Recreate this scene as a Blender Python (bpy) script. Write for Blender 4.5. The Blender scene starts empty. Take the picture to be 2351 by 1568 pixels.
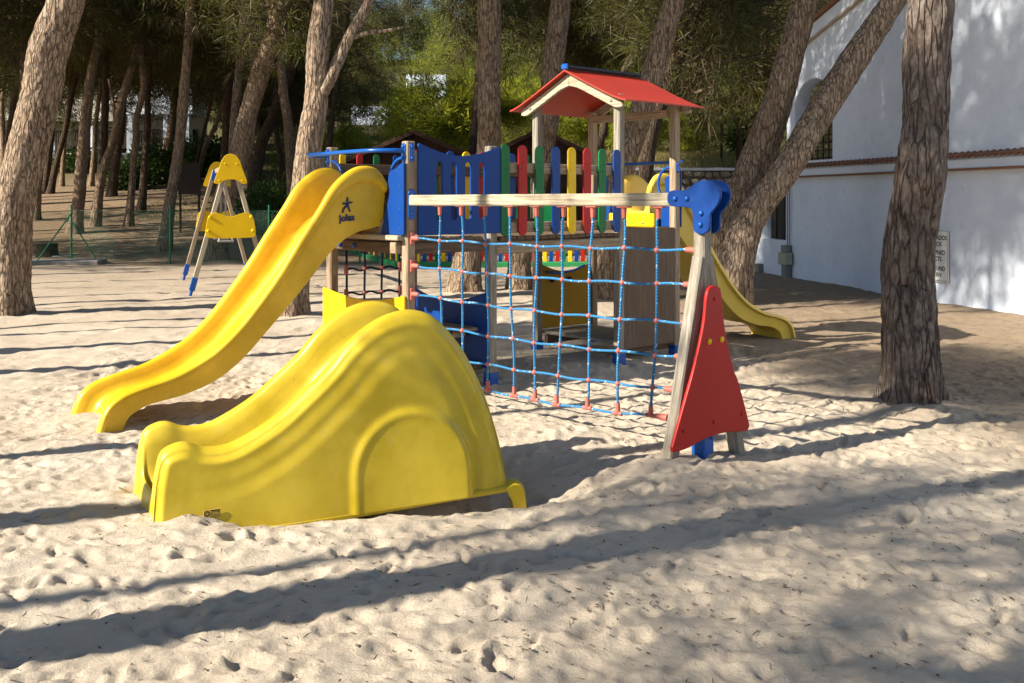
import bpy, bmesh, math, random
import numpy as np
from mathutils import Vector, Matrix, Quaternion

SC = bpy.context.scene
COL = SC.collection
RAD = math.radians

# ------------------------------------------------------------------ camera, sky, sun, exposure
FPX, CX, HY, CAMH = 2300.0, 1175.5, 456.0, 1.75       # picture measured on a 2351 px wide frame
cam_data = bpy.data.cameras.new('camera')
cam_data.sensor_width = 36.0
cam_data.lens = 36.0 * FPX / 2351.0
cam_data.shift_y = -(784.0 - HY) / 2351.0
cam_data.clip_start = 0.1
cam_data.clip_end = 2000.0
cam = bpy.data.objects.new('camera', cam_data)
cam.location = (0, 0, CAMH)
cam.rotation_euler = (RAD(90), 0, 0)
COL.objects.link(cam)
SC.camera = cam

SUN_EL, SUN_AZ = 33.0, 25.0                            # shadows run 25 degrees off the picture's x axis
world = bpy.data.worlds.new('World')
SC.world = world
world.use_nodes = True
wn = world.node_tree
sky = wn.nodes.new('ShaderNodeTexSky')
sky.sky_type = 'NISHITA'
sky.sun_disc = False
sky.sun_elevation = RAD(SUN_EL)
sky.sun_rotation = math.atan2(-math.cos(RAD(SUN_AZ)), -math.sin(RAD(SUN_AZ)))
sky.air_density = 1.0
sky.dust_density = 0.4
sky.ozone_density = 2.5
wn.links.new(sky.outputs[0], wn.nodes['Background'].inputs[0])
wn.nodes['Background'].inputs[1].default_value = 0.065

sun_data = bpy.data.lights.new('sun', 'SUN')
sun_data.energy = 5.0
sun_data.angle = RAD(0.53)
sun_data.color = (1.0, 0.912, 0.775)
sun = bpy.data.objects.new('sun', sun_data)
ce = math.cos(RAD(SUN_EL))
SUNDIR = Vector((math.cos(RAD(SUN_AZ)) * ce, math.sin(RAD(SUN_AZ)) * ce, -math.sin(RAD(SUN_EL))))
sun.rotation_euler = SUNDIR.to_track_quat('-Z', 'Y').to_euler()
COL.objects.link(sun)

SC.view_settings.view_transform = 'Standard'
SC.view_settings.look = 'None'
SC.view_settings.exposure = 1.2
SC.view_settings.gamma = 1.0
SC.view_settings.use_curve_mapping = False
SC.render.engine = 'CYCLES'
SC.cycles.use_denoising = True
SC.cycles.max_bounces = 6
SC.cycles.transparent_max_bounces = 4

# ------------------------------------------------------------------ helpers: picture point to place
def G(x, y, z=0.0):
    Z = (CAMH - z) * FPX / (y - HY)
    return Vector(((x - CX) * Z / FPX, Z, z))
def P(x, y, Z):
    return Vector(((x - CX) * Z / FPX, Z, CAMH - (y - HY) * Z / FPX))

# ------------------------------------------------------------------ materials
MATS = {}
def ramp(nt, src, stops):
    r = nt.nodes.new('ShaderNodeValToRGB')
    e = r.color_ramp.elements
    while len(e) < len(stops): e.new(0.5)
    for k, (p, c) in enumerate(stops):
        e[k].position = p
        e[k].color = (c[0], c[1], c[2], 1)
    nt.links.new(src, r.inputs[0])
    return r.outputs[0]
def coords(nt, scale=(1, 1, 1), kind='Object'):
    tc = nt.nodes.new('ShaderNodeTexCoord')
    mp = nt.nodes.new('ShaderNodeMapping')
    mp.inputs['Scale'].default_value = scale
    nt.links.new(tc.outputs[kind], mp.inputs[0])
    return mp.outputs[0]
def noise(nt, vec, scale, detail=4, rough=0.55, out='Fac'):
    n = nt.nodes.new('ShaderNodeTexNoise')
    n.inputs['Scale'].default_value = scale
    n.inputs['Detail'].default_value = detail
    n.inputs['Roughness'].default_value = rough
    if vec is not None: nt.links.new(vec, n.inputs['Vector'])
    return n.outputs[out]
def math_node(nt, op, a, b=None):
    m = nt.nodes.new('ShaderNodeMath')
    m.operation = op
    for k, v in enumerate((a, b)):
        if v is None: continue
        if isinstance(v, (int, float)): m.inputs[k].default_value = v
        else: nt.links.new(v, m.inputs[k])
    return m.outputs[0]
def mixc(nt, fac, a, b, mode='MIX'):
    m = nt.nodes.new('ShaderNodeMix')
    m.data_type = 'RGBA'
    m.blend_type = mode
    for sock, v in ((m.inputs['Factor'], fac), (m.inputs[6], a), (m.inputs[7], b)):
        if isinstance(v, (int, float)): sock.default_value = v
        elif isinstance(v, tuple): sock.default_value = (v[0], v[1], v[2], 1)
        else: nt.links.new(v, sock)
    return m.outputs[2]
def bump(nt, h, strength, dist, normal=None):
    b = nt.nodes.new('ShaderNodeBump')
    b.inputs['Strength'].default_value = strength
    b.inputs['Distance'].default_value = dist
    nt.links.new(h, b.inputs['Height'])
    if normal is not None: nt.links.new(normal, b.inputs['Normal'])
    return b.outputs[0]
def newmat(name, rough=0.6, spec=0.5):
    m = bpy.data.materials.new(name)
    m.use_nodes = True
    b = m.node_tree.nodes['Principled BSDF']
    b.inputs['Roughness'].default_value = rough
    b.inputs['Specular IOR Level'].default_value = spec
    MATS[name] = m
    return m, m.node_tree, b
def setc(nt, b, c):
    if isinstance(c, tuple): b.inputs['Base Color'].default_value = (c[0], c[1], c[2], 1)
    else: nt.links.new(c, b.inputs['Base Color'])

def m_plastic(name, col, rough=0.38, dirt=0.25, dirtcol=(0.35, 0.30, 0.22), spec=0.4, wear=0.0):
    m, nt, b = newmat(name, rough, spec)
    v = coords(nt)
    n1 = noise(nt, v, 2.2, 6, 0.62)
    base = mixc(nt, ramp(nt, n1, [(0.35, (0, 0, 0)), (0.75, (1, 1, 1))]),
                tuple(c * (0.86 - 0.16 * wear) for c in col), tuple(min(1, c * 1.06 + 0.03 * wear) for c in col))
    n2 = noise(nt, v, 9.0, 8, 0.75)
    d = ramp(nt, n2, [(0.58, (0, 0, 0)), (0.80, (dirt, dirt, dirt))])
    c2 = mixc(nt, d, base, dirtcol)
    n3 = noise(nt, coords(nt, (60, 60, 7)), 1.0, 3, 0.6)
    s = ramp(nt, n3, [(0.70, (0, 0, 0)), (0.78, (dirt * 1.2,) * 3)])
    setc(nt, b, mixc(nt, s, c2, tuple(c * 0.55 for c in dirtcol)))
    nt.links.new(math_node(nt, 'ADD', math_node(nt, 'MULTIPLY', n2, 0.25), rough - 0.1), b.inputs['Roughness'])
    nt.links.new(bump(nt, noise(nt, v, 120, 3, 0.6), 0.05, 0.004), b.inputs['Normal'])
    return m
m_plastic('yellow slide', (0.80, 0.495, 0.007), 0.36, 0.40, wear=1.0)
m_plastic('yellow slide faded', (0.72, 0.50, 0.07), 0.40, 0.3)
m_plastic('lemon plastic', (0.63, 0.455, 0.012), 0.36, 0.5, wear=1.0)
m_plastic('yellow board', (0.82, 0.52, 0.008), 0.40, 0.24, spec=0.2)
m_plastic('yellow board shaded', (0.40, 0.22, 0.006), 0.5, 0.2, spec=0.2)  # yellow board for the rear panel, its shade put into the colour
m_plastic('blue board', (0.003, 0.048, 0.245), 0.42, 0.24, (0.05, 0.12, 0.25), spec=0.2)
m_plastic('blue metal', (0.004, 0.085, 0.38), 0.30, 0.15, (0.10, 0.16, 0.25))
m_plastic('red board', (0.42, 0.013, 0.010), 0.42, 0.24, (0.35, 0.06, 0.04), spec=0.2)
m_plastic('red roof', (0.42, 0.034, 0.015), 0.50, 0.30, (0.30, 0.16, 0.12))
m_plastic('green board', (0.006, 0.15, 0.040), 0.42, 0.24, (0.05, 0.15, 0.08), spec=0.2)
m_plastic('green metal', (0.010, 0.16, 0.075), 0.40, 0.2, (0.10, 0.18, 0.12))
m_plastic('green paint', (0.02, 0.22, 0.07), 0.6, 0.3)
m_plastic('salmon plastic', (0.47, 0.125, 0.095), 0.45, 0.2, (0.25, 0.10, 0.08))
m_plastic('dark blue print', (0.010, 0.022, 0.085), 0.5, 0.0)
m_plastic('sticker yellow', (0.62, 0.42, 0.06), 0.5, 0.1)
m_plastic('black print', (0.012, 0.012, 0.012), 0.5, 0.0)
m_plastic('ridge cap', (0.012, 0.018, 0.03), 0.45, 0.2)
m_plastic('dark brown board', (0.028, 0.015, 0.009), 0.7, 0.04)
m_plastic('white paint', (0.72, 0.72, 0.70), 0.7, 0.15)
m_plastic('grey metal', (0.20, 0.20, 0.19), 0.45, 0.3)
m_plastic('meter box', (0.36, 0.37, 0.27), 0.55, 0.3)
m_plastic('terracotta', (0.22, 0.10, 0.055), 0.8, 0.6, (0.10, 0.07, 0.05))
m_plastic('hut roof', (0.085, 0.035, 0.026), 0.85, 0.4, (0.05, 0.035, 0.03))
m_plastic('dark railing', (0.03, 0.018, 0.014), 0.6, 0.1)
m_plastic('tan line', (0.42, 0.35, 0.27), 0.8, 0.2)
m_plastic('dark opening', (0.016, 0.015, 0.015), 0.5, 0.1)

def m_wood(name, c1, c2, gap=0.5, rough=0.8, knots=0.5, ax=2):
    sc = lambda q: tuple(q if k == ax else 1 for k in range(3))
    m, nt, b = newmat(name, rough, 0.25)
    v = coords(nt, sc(0.045))
    wob = noise(nt, coords(nt, sc(0.2)), 6, 3, 0.6, 'Color')
    vv = mixc(nt, 0.035, v, wob, 'ADD')
    n = noise(nt, vv, 75, 5, 0.65)
    n2 = noise(nt, coords(nt, sc(0.25)), 5, 4, 0.6)
    g = ramp(nt, n, [(0.30, tuple(c * gap for c in c1)), (0.48, c1), (0.68, c2)])
    g = mixc(nt, ramp(nt, n2, [(0.38, (0, 0, 0)), (0.72, (0.55, 0.55, 0.55))]), g, tuple(c * 0.62 for c in c1))
    vo = nt.nodes.new('ShaderNodeTexVoronoi')
    vo.inputs['Scale'].default_value = 3.2
    nt.links.new(coords(nt, sc(0.55)), vo.inputs['Vector'])
    k = ramp(nt, vo.outputs['Distance'], [(0.03, (knots,) * 3), (0.10, (0, 0, 0))])
    g = mixc(nt, k, g, tuple(c * 0.25 for c in c1))
    setc(nt, b, g)
    nt.links.new(bump(nt, n, 0.35, 0.004), b.inputs['Normal'])
    return m
m_wood('wood', (0.30, 0.22, 0.145), (0.47, 0.38, 0.27))
m_wood('wood grey', (0.24, 0.21, 0.165), (0.42, 0.39, 0.33))
m_wood('wood pale', (0.38, 0.32, 0.225), (0.58, 0.52, 0.39))
m_wood('wood dark', (0.115, 0.075, 0.048), (0.20, 0.14, 0.095))
m_wood('brown sheet', (0.13, 0.085, 0.055), (0.185, 0.13, 0.09), 0.8, 0.7, 0.6, 1)
m_wood('barge wood', (0.38, 0.32, 0.225), (0.58, 0.52, 0.39), 0.5, 0.8, 0.5, 0)
m_wood('hut wood', (0.045, 0.022, 0.013), (0.085, 0.042, 0.026))
m_wood('hut trim', (0.14, 0.055, 0.025), (0.24, 0.10, 0.045))

def m_rope(name, col, fleck, amount):
    m, nt, b = newmat(name, 0.7, 0.2)
    v = coords(nt)
    n = noise(nt, v, 34, 2, 0.5)
    w = nt.nodes.new('ShaderNodeTexWave')
    w.bands_direction = 'DIAGONAL'
    w.inputs['Scale'].default_value = 28
    w.inputs['Distortion'].default_value = 1.0
    nt.links.new(v, w.inputs['Vector'])
    c = mixc(nt, w.outputs['Fac'], tuple(x * 0.62 for x in col), col)
    c = mixc(nt, ramp(nt, n, [(0.62, (0, 0, 0)), (0.66, (amount,) * 3)]), c, fleck)
    setc(nt, b, c)
    nt.links.new(bump(nt, w.outputs['Fac'], 0.8, 0.004), b.inputs['Normal'])
m_rope('blue rope', (0.045, 0.23, 0.48), (0.60, 0.68, 0.72), 0.65)
m_rope('navy rope', (0.012, 0.022, 0.055), (0.05, 0.06, 0.09), 0.3)

def m_bark(name, light, mid, dark, scale, warm):
    m, nt, b = newmat(name, 0.92, 0.15)
    v = coords(nt, (1, 1, 0.19))
    wob = noise(nt, v, scale * 0.35, 4, 0.65, 'Color')
    vv = mixc(nt, 0.15, v, wob, 'ADD')
    vo = nt.nodes.new('ShaderNodeTexVoronoi')
    vo.feature = 'DISTANCE_TO_EDGE'
    vo.inputs['Scale'].default_value = scale
    nt.links.new(vv, vo.inputs['Vector'])
    n = noise(nt, coords(nt, (1, 1, 0.45)), scale * 1.6, 7, 0.75)
    n2 = noise(nt, coords(nt), 1.9, 5, 0.65)
    n4 = noise(nt, coords(nt, (1, 1, 0.3)), scale * 0.7, 4, 0.7)
    n5 = noise(nt, coords(nt, (1, 1, 0.12)), scale * 0.8, 5, 0.7)
    plate = ramp(nt, n, [(0.28, tuple(c * 0.6 for c in mid)), (0.46, mid), (0.66, light)])
    plate = mixc(nt, ramp(nt, n2, [(0.40, (0, 0, 0)), (0.70, (0.6, 0.6, 0.6))]), plate, warm)
    plate = mixc(nt, ramp(nt, n4, [(0.60, (0, 0, 0)), (0.70, (0.65, 0.65, 0.65))]), plate, tuple(c * 0.75 for c in warm))
    crack = math_node(nt, 'MULTIPLY', ramp(nt, vo.outputs['Distance'], [(0.0, (1, 1, 1)), (0.13, (0, 0, 0))]),
                      ramp(nt, n5, [(0.38, (0.30, 0.30, 0.30)), (0.58, (1, 1, 1))]))
    setc(nt, b, mixc(nt, crack, plate, dark))
    hsum = math_node(nt, 'ADD', ramp(nt, vo.outputs['Distance'], [(0.0, (0, 0, 0)), (0.16, (0.7, 0.7, 0.7))]),
                     math_node(nt, 'ADD', math_node(nt, 'MULTIPLY', n, 0.9), math_node(nt, 'MULTIPLY', n5, 0.6)))
    nt.links.new(bump(nt, hsum, 1.0, 0.034), b.inputs['Normal'])
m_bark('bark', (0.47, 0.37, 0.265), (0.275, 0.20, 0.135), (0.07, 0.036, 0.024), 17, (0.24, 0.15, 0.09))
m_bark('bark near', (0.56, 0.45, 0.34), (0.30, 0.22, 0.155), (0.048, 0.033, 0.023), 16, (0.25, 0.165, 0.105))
m_bark('bark grey shaded', (0.31, 0.265, 0.235), (0.15, 0.118, 0.10), (0.030, 0.022, 0.018), 15, (0.18, 0.115, 0.078))  # greyer bark, also darkened to stand for dappled shade on the nearest trunk
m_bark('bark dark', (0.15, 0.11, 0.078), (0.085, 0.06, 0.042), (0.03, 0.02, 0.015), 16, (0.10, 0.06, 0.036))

def m_leaf(name, c1, c2, c3, trans=0.35, scale=1.3):
    m = bpy.data.materials.new(name)
    m.use_nodes = True
    MATS[name] = m
    nt = m.node_tree
    b = nt.nodes['Principled BSDF']
    b.inputs['Roughness'].default_value = 0.55
    b.inputs['Specular IOR Level'].default_value = 0.25
    n = noise(nt, coords(nt), scale, 4, 0.65)
    c = ramp(nt, n, [(0.32, c1), (0.52, c2), (0.72, c3)])
    oi = nt.nodes.new('ShaderNodeObjectInfo')
    c = mixc(nt, math_node(nt, 'MULTIPLY', oi.outputs['Random'], 0.5), c, tuple(x * 0.8 for x in c1))
    setc(nt, b, c)
    tr = nt.nodes.new('ShaderNodeBsdfTranslucent')
    nt.links.new(mixc(nt, 0.5, c, tuple(min(1, x * 1.8) for x in c3)), tr.inputs[0])
    mx = nt.nodes.new('ShaderNodeMixShader')
    mx.inputs[0].default_value = trans
    nt.links.new(b.outputs[0], mx.inputs[1])
    nt.links.new(tr.outputs[0], mx.inputs[2])
    nt.links.new(mx.outputs[0], nt.nodes['Material Output'].inputs[0])
m_leaf('pine needles', (0.026, 0.032, 0.009), (0.060, 0.066, 0.015), (0.145, 0.145, 0.026))
m_leaf('dry needles', (0.05, 0.036, 0.016), (0.085, 0.065, 0.028), (0.13, 0.10, 0.045), 0.25)
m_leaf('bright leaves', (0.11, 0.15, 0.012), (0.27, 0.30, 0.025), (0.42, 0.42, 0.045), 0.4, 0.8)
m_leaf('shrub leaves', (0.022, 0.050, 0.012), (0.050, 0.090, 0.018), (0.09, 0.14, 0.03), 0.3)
m_leaf('dry grass', (0.20, 0.15, 0.06), (0.32, 0.26, 0.11), (0.26, 0.28, 0.08), 0.3)
mt, nt_, b_ = newmat('twig', 0.9, 0.1)
setc(nt_, b_, ramp(nt_, noise(nt_, coords(nt_), 3, 3), [(0.3, (0.06, 0.042, 0.028)), (0.7, (0.17, 0.125, 0.08))]))
mt, nt_, b_ = newmat('litter', 0.9, 0.1)
setc(nt_, b_, ramp(nt_, noise(nt_, coords(nt_), 14, 3), [(0.3, (0.07, 0.05, 0.033)), (0.7, (0.20, 0.15, 0.10))]))

def m_sand():
    m, nt, b = newmat('sand', 0.95, 0.12)
    v = coords(nt)
    big = noise(nt, v, 0.55, 5, 0.6)
    fine = noise(nt, v, 55, 5, 0.8)
    mid = noise(nt, v, 6.0, 6, 0.7)
    c = ramp(nt, big, [(0.30, (0.50, 0.415, 0.315)), (0.55, (0.59, 0.505, 0.395)), (0.8, (0.645, 0.57, 0.465))])
    c = mixc(nt, ramp(nt, mid, [(0.45, (0, 0, 0)), (0.75, (0.45, 0.45, 0.45))]), c, (0.44, 0.36, 0.28))
    c = mixc(nt, ramp(nt, fine, [(0.60, (0, 0, 0)), (0.74, (0.55, 0.55, 0.55))]), c, (0.26, 0.20, 0.14))
    grit = noise(nt, v, 190, 2, 0.6)
    c = mixc(nt, ramp(nt, grit, [(0.66, (0, 0, 0)), (0.72, (0.5, 0.5, 0.5))]), c, (0.20, 0.15, 0.10))
    # browner, needle-strewn ground towards the forest and beside the house
    sep = nt.nodes.new('ShaderNodeSeparateXYZ')
    nt.links.new(v, sep.inputs[0])
    edge = noise(nt, v, 0.45, 4, 0.6)
    def mr(val, a, bb):
        r = nt.nodes.new('ShaderNodeMapRange')
        r.interpolation_type = 'SMOOTHSTEP'
        r.inputs[1].default_value = a
        r.inputs[2].default_value = bb
        nt.links.new(val, r.inputs[0])
        return r.outputs[0]
    yy = math_node(nt, 'ADD', sep.outputs[1], math_node(nt, 'MULTIPLY', edge, 5.0))
    f1 = mr(yy, 25.5, 30.5)
    xx = math_node(nt, 'ADD', math_node(nt, 'ADD', math_node(nt, 'MULTIPLY', sep.outputs[0], 0.9), math_node(nt, 'MULTIPLY', sep.outputs[1], 0.45)),
                   math_node(nt, 'MULTIPLY', edge, 2.5))
    f2 = math_node(nt, 'MULTIPLY', mr(xx, 6.3, 9.8), mr(sep.outputs[0], 0.5, 3.0))
    f3 = math_node(nt, 'MULTIPLY', mr(yy, 13.0, 27.0), 0.55)
    soil = ramp(nt, mid, [(0.3, (0.13, 0.088, 0.054)), (0.5, (0.25, 0.178, 0.112)), (0.75, (0.31, 0.23, 0.15))])
    soil = mixc(nt, ramp(nt, fine, [(0.5, (0, 0, 0)), (0.7, (0.7, 0.7, 0.7))]), soil, (0.12, 0.08, 0.05))
    f = math_node(nt, 'MAXIMUM', math_node(nt, 'MAXIMUM', f1, math_node(nt, 'MULTIPLY', f2, 0.85)), f3)
    c = mixc(nt, f, c, soil)
    # grassy, dry slope far up the hill
    c = mixc(nt, mr(yy, 50, 64), c, mixc(nt, mid, (0.05, 0.055, 0.018), (0.13, 0.11, 0.05)))
    setc(nt, b, c)
    h = math_node(nt, 'ADD', math_node(nt, 'MULTIPLY', mid, 0.6), math_node(nt, 'MULTIPLY', fine, 0.25))
    nrm = bump(nt, h, 0.75, 0.06)
    nrm = bump(nt, noise(nt, v, 20, 7, 0.78), 0.75, 0.022, nrm)
    nt.links.new(bump(nt, grit, 0.4, 0.006, nrm), b.inputs['Normal'])
m_sand()
def m_wall():
    m, nt, b = newmat('white wall', 0.9, 0.2)
    v = coords(nt)
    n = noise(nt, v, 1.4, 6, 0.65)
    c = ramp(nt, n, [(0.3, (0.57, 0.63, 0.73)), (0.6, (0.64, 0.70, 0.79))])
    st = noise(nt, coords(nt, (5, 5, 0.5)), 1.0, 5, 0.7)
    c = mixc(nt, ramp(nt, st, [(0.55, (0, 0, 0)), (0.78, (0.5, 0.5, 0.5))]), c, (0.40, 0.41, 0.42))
    sp = noise(nt, v, 11, 5, 0.8)
    c = mixc(nt, ramp(nt, sp, [(0.70, (0, 0, 0)), (0.78, (0.5, 0.5, 0.5))]), c, (0.40, 0.38, 0.35))
    setc(nt, b, c)
    nt.links.new(bump(nt, noise(nt, v, 24, 5, 0.65), 0.25, 0.012), b.inputs['Normal'])
    m, nt, b = newmat('cream wall', 0.9, 0.2)
    n = noise(nt, coords(nt), 0.8, 6, 0.65)
    setc(nt, b, ramp(nt, n, [(0.3, (0.50, 0.47, 0.40)), (0.6, (0.62, 0.59, 0.52))]))
    m, nt, b = newmat('concrete', 0.9, 0.2)
    n = noise(nt, coords(nt), 3, 6, 0.7)
    setc(nt, b, ramp(nt, n, [(0.3, (0.20, 0.185, 0.165)), (0.65, (0.36, 0.34, 0.31))]))
    m, nt, b = newmat('stone', 0.9, 0.2)
    n = noise(nt, coords(nt), 4, 6, 0.7)
    setc(nt, b, ramp(nt, n, [(0.3, (0.13, 0.115, 0.095)), (0.65, (0.32, 0.29, 0.25))]))
m_wall()

# ------------------------------------------------------------------ helpers: meshes and objects
def tag(o, label, cat=None, group=None, kind=None):
    if label: o['label'] = label
    if cat: o['category'] = cat
    if group: o['group'] = group
    if kind: o['kind'] = kind
    return o
def link(name, me, parent=None, M=None):
    o = bpy.data.objects.new(name, me)
    COL.objects.link(o)
    if parent is not None: o.parent = parent
    if M is not None: o.matrix_local = M
    return o
def empty(name, loc=(0, 0, 0), rz=0.0):
    o = bpy.data.objects.new(name, None)
    o.empty_display_size = 0.2
    o.location = loc
    o.rotation_euler = (0, 0, rz)
    COL.objects.link(o)
    return o
def finish(me, mat, smooth=False, angle=None):
    if mat is not None:
        for m in (mat if isinstance(mat, (list, tuple)) else [mat]): me.materials.append(MATS[m])
    if smooth:
        me.polygons.foreach_set('use_smooth', np.ones(len(me.polygons), dtype=bool))
        if angle is not None: me.set_sharp_from_angle(angle=RAD(angle))
    me.update()
    return me
def pymesh(name, verts, faces, mat, smooth=False, angle=None):
    me = bpy.data.meshes.new(name)
    me.from_pydata([tuple(v) for v in verts], [], faces)
    return finish(me, mat, smooth, angle)
def npmesh(name, V, F, mat, smooth=False, matidx=None):
    """V (n,3) array, F (m,k) array with k 3 or 4"""
    me = bpy.data.meshes.new(name)
    V = np.ascontiguousarray(V, dtype=np.float32)
    F = np.ascontiguousarray(F, dtype=np.int32)
    m, k = F.shape
    me.vertices.add(len(V))
    me.vertices.foreach_set('co', V.ravel())
    me.loops.add(m * k)
    me.loops.foreach_set('vertex_index', F.ravel())
    me.polygons.add(m)
    me.polygons.foreach_set('loop_start', np.arange(0, m * k, k, dtype=np.int32))
    for mm in (mat if isinstance(mat, (list, tuple)) else [mat]): me.materials.append(MATS[mm])
    if matidx is not None: me.polygons.foreach_set('material_index', matidx.astype(np.int32))
    if smooth: me.polygons.foreach_set('use_smooth', np.ones(m, dtype=bool))
    me.update(calc_edges=True)
    return me
def frame(o, ex, ey):
    ex = Vector(ex).normalized(); ey = Vector(ey).normalized()
    ez = ex.cross(ey)
    M = Matrix((ex, ey, ez)).transposed().to_4x4()
    M.translation = Vector(o)
    return M
_boxes = {}
def box_mesh(sx, sy, sz, mat, bev=0.006, z0=False):
    key = (round(sx, 4), round(sy, 4), round(sz, 4), mat, bev, z0)
    if key in _boxes: return _boxes[key]
    bm = bmesh.new()
    bmesh.ops.create_cube(bm, size=1.0)
    for v in bm.verts:
        v.co = Vector((v.co.x * sx, v.co.y * sy, v.co.z * sz + (sz / 2 if z0 else 0)))
    if bev > 0:
        bmesh.ops.bevel(bm, geom=bm.edges[:], offset=min(bev, 0.45 * min(sx, sy, sz)), segments=1, affect='EDGES')
    me = bpy.data.meshes.new('box')
    bm.to_mesh(me); bm.free()
    finish(me, mat)
    _boxes[key] = me
    return me
def box(name, c, size, mat, parent=None, bev=0.006, rz=0.0):
    M = Matrix.Translation(Vector(c)) @ Matrix.Rotation(rz, 4, 'Z')
    return link(name, box_mesh(*size, mat, bev), parent, M)
def beam(name, p0, p1, w, d, mat, parent=None, side=(1, 0, 0), bev=0.007):
    """a squared timber from p0 to p1, its width w along side"""
    p0 = Vector(p0); p1 = Vector(p1)
    ez = (p1 - p0); Ln = ez.length; ez.normalize()
    ex = Vector(side); ex = (ex - ez * ex.dot(ez)).normalized()
    ey = ez.cross(ex)
    M = Matrix((ex, ey, ez)).transposed().to_4x4(); M.translation = p0
    return link(name, box_mesh(w, d, Ln, mat, bev, True), parent, M)
def spline(pts, n):
    """catmull-rom through pts, resampled to n points"""
    p = np.array(pts, dtype=float)
    if len(p) == 2:
        t = np.linspace(0, 1, n)[:, None]
        return p[0] * (1 - t) + p[1] * t
    q = np.vstack([2 * p[0] - p[1], p, 2 * p[-1] - p[-2]])
    out = []
    t = np.linspace(0, len(p) - 1, n)
    i = np.minimum(t.astype(int), len(p) - 2)
    s = (t - i)[:, None]
    a, b, c, d = q[i], q[i + 1], q[i + 2], q[i + 3]
    return 0.5 * (2 * b + (c - a) * s + (2 * a - 5 * b + 4 * c - d) * s ** 2 + (3 * b - a - 3 * c + d) * s ** 3)
def tube_arrays(pts, rad, n=8, cap=True, base=0):
    pts = np.array(pts, dtype=float)
    m = len(pts)
    rad = np.full(m, rad) if np.isscalar(rad) else np.array(rad)
    T = np.gradient(pts, axis=0)
    T /= np.linalg.norm(T, axis=1)[:, None] + 1e-9
    up = np.array([0, 0, 1.0]) if abs(T[0][2]) < 0.9 else np.array([1.0, 0, 0])
    V = []
    nx = np.cross(T[0], up); nx /= np.linalg.norm(nx)
    for k in range(m):
        nx = nx - T[k] * nx.dot(T[k]); nx /= np.linalg.norm(nx)
        ny = np.cross(T[k], nx)
        a = np.arange(n) * 2 * np.pi / n
        V.append(pts[k] + rad[k] * (np.cos(a)[:, None] * nx + np.sin(a)[:, None] * ny))
    V = np.vstack(V)
    F = []
    for k in range(m - 1):
        for j in range(n):
            F.append((base + k * n + j, base + k * n + (j + 1) % n, base + (k + 1) * n + (j + 1) % n, base + (k + 1) * n + j))
    if cap:
        F.append(tuple(base + j for j in range(n))[::-1])
        F.append(tuple(base + (m - 1) * n + j for j in range(n)))
    return V, F
def tube(name, pts, rad, mat, parent=None, n=8, smooth=True, M=None):
    V, F = tube_arrays(pts, rad, n)
    return link(name, pymesh(name, V, F, mat, smooth, 50), parent, M)
_balls = {}
def ball_mesh(r, mat, sz=1.0, n=10):
    key = (round(r, 4), mat, sz, n)
    if key not in _balls:
        bm = bmesh.new()
        bmesh.ops.create_uvsphere(bm, u_segments=n, v_segments=max(6, n * 2 // 3), radius=r)
        for v in bm.verts: v.co.z *= sz
        me = bpy.data.meshes.new('ball'); bm.to_mesh(me); bm.free()
        _balls[key] = finish(me, mat, True)
    return _balls[key]
def ball(name, c, r, mat, parent=None, sz=1.0, n=10):
    return link(name, ball_mesh(r, mat, sz, n), parent, Matrix.Translation(Vector(c)))
_cyls = {}
def cyl(name, p0, p1, r0, r1, mat, parent=None, n=12):
    p0 = Vector(p0); p1 = Vector(p1)
    ez = p1 - p0; Ln = ez.length
    key = (round(Ln, 4), round(r0, 4), round(r1, 4), mat, n)
    if key not in _cyls:
        V, F = tube_arrays([(0, 0, 0), (0, 0, Ln)], [r0, r1], n)
        _cyls[key] = pymesh('cyl', V, F, mat, True, 40)
    M = ez.to_track_quat('Z', 'Y').to_matrix().to_4x4(); M.translation = p0
    return link(name, _cyls[key], parent, M)
def panel(name, loops, th, mat, parent, M, bev=0.004):
    """a flat board: first loop is the outline, the others are cut-outs; lies in M's xy plane, centred in z"""
    cu = bpy.data.curves.new(name, 'CURVE')
    cu.dimensions = '2D'
    cu.fill_mode = 'BOTH'
    bev = min(bev, th * 0.45)
    cu.extrude = th / 2 - bev
    cu.bevel_depth = bev
    cu.bevel_resolution = 1
    cu.offset = -bev
    for lp in loops:
        s = cu.splines.new('POLY')
        s.points.add(len(lp) - 1)
        for k, p in enumerate(lp): s.points[k].co = (p[0], p[1], 0, 1)
        s.use_cyclic_u = True
    tmp = bpy.data.objects.new('tmp', cu)
    me = bpy.data.meshes.new_from_object(tmp)
    bpy.data.objects.remove(tmp); bpy.data.curves.remove(cu)
    me.materials.clear()
    finish(me, mat)
    return link(name, me, parent, M)
def text(name, s, size, mat, parent, M, bold=0.0, align='CENTER', th=0.001):
    cu = bpy.data.curves.new(name, 'FONT')
    cu.body = s; cu.size = size; cu.align_x = align
    cu.extrude = th; cu.offset = bold
    tmp = bpy.data.objects.new('tmp', cu)
    me = bpy.data.meshes.new_from_object(tmp)
    bpy.data.objects.remove(tmp); bpy.data.curves.remove(cu)
    me.materials.clear()
    finish(me, mat)
    return link(name, me, parent, M)
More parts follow.
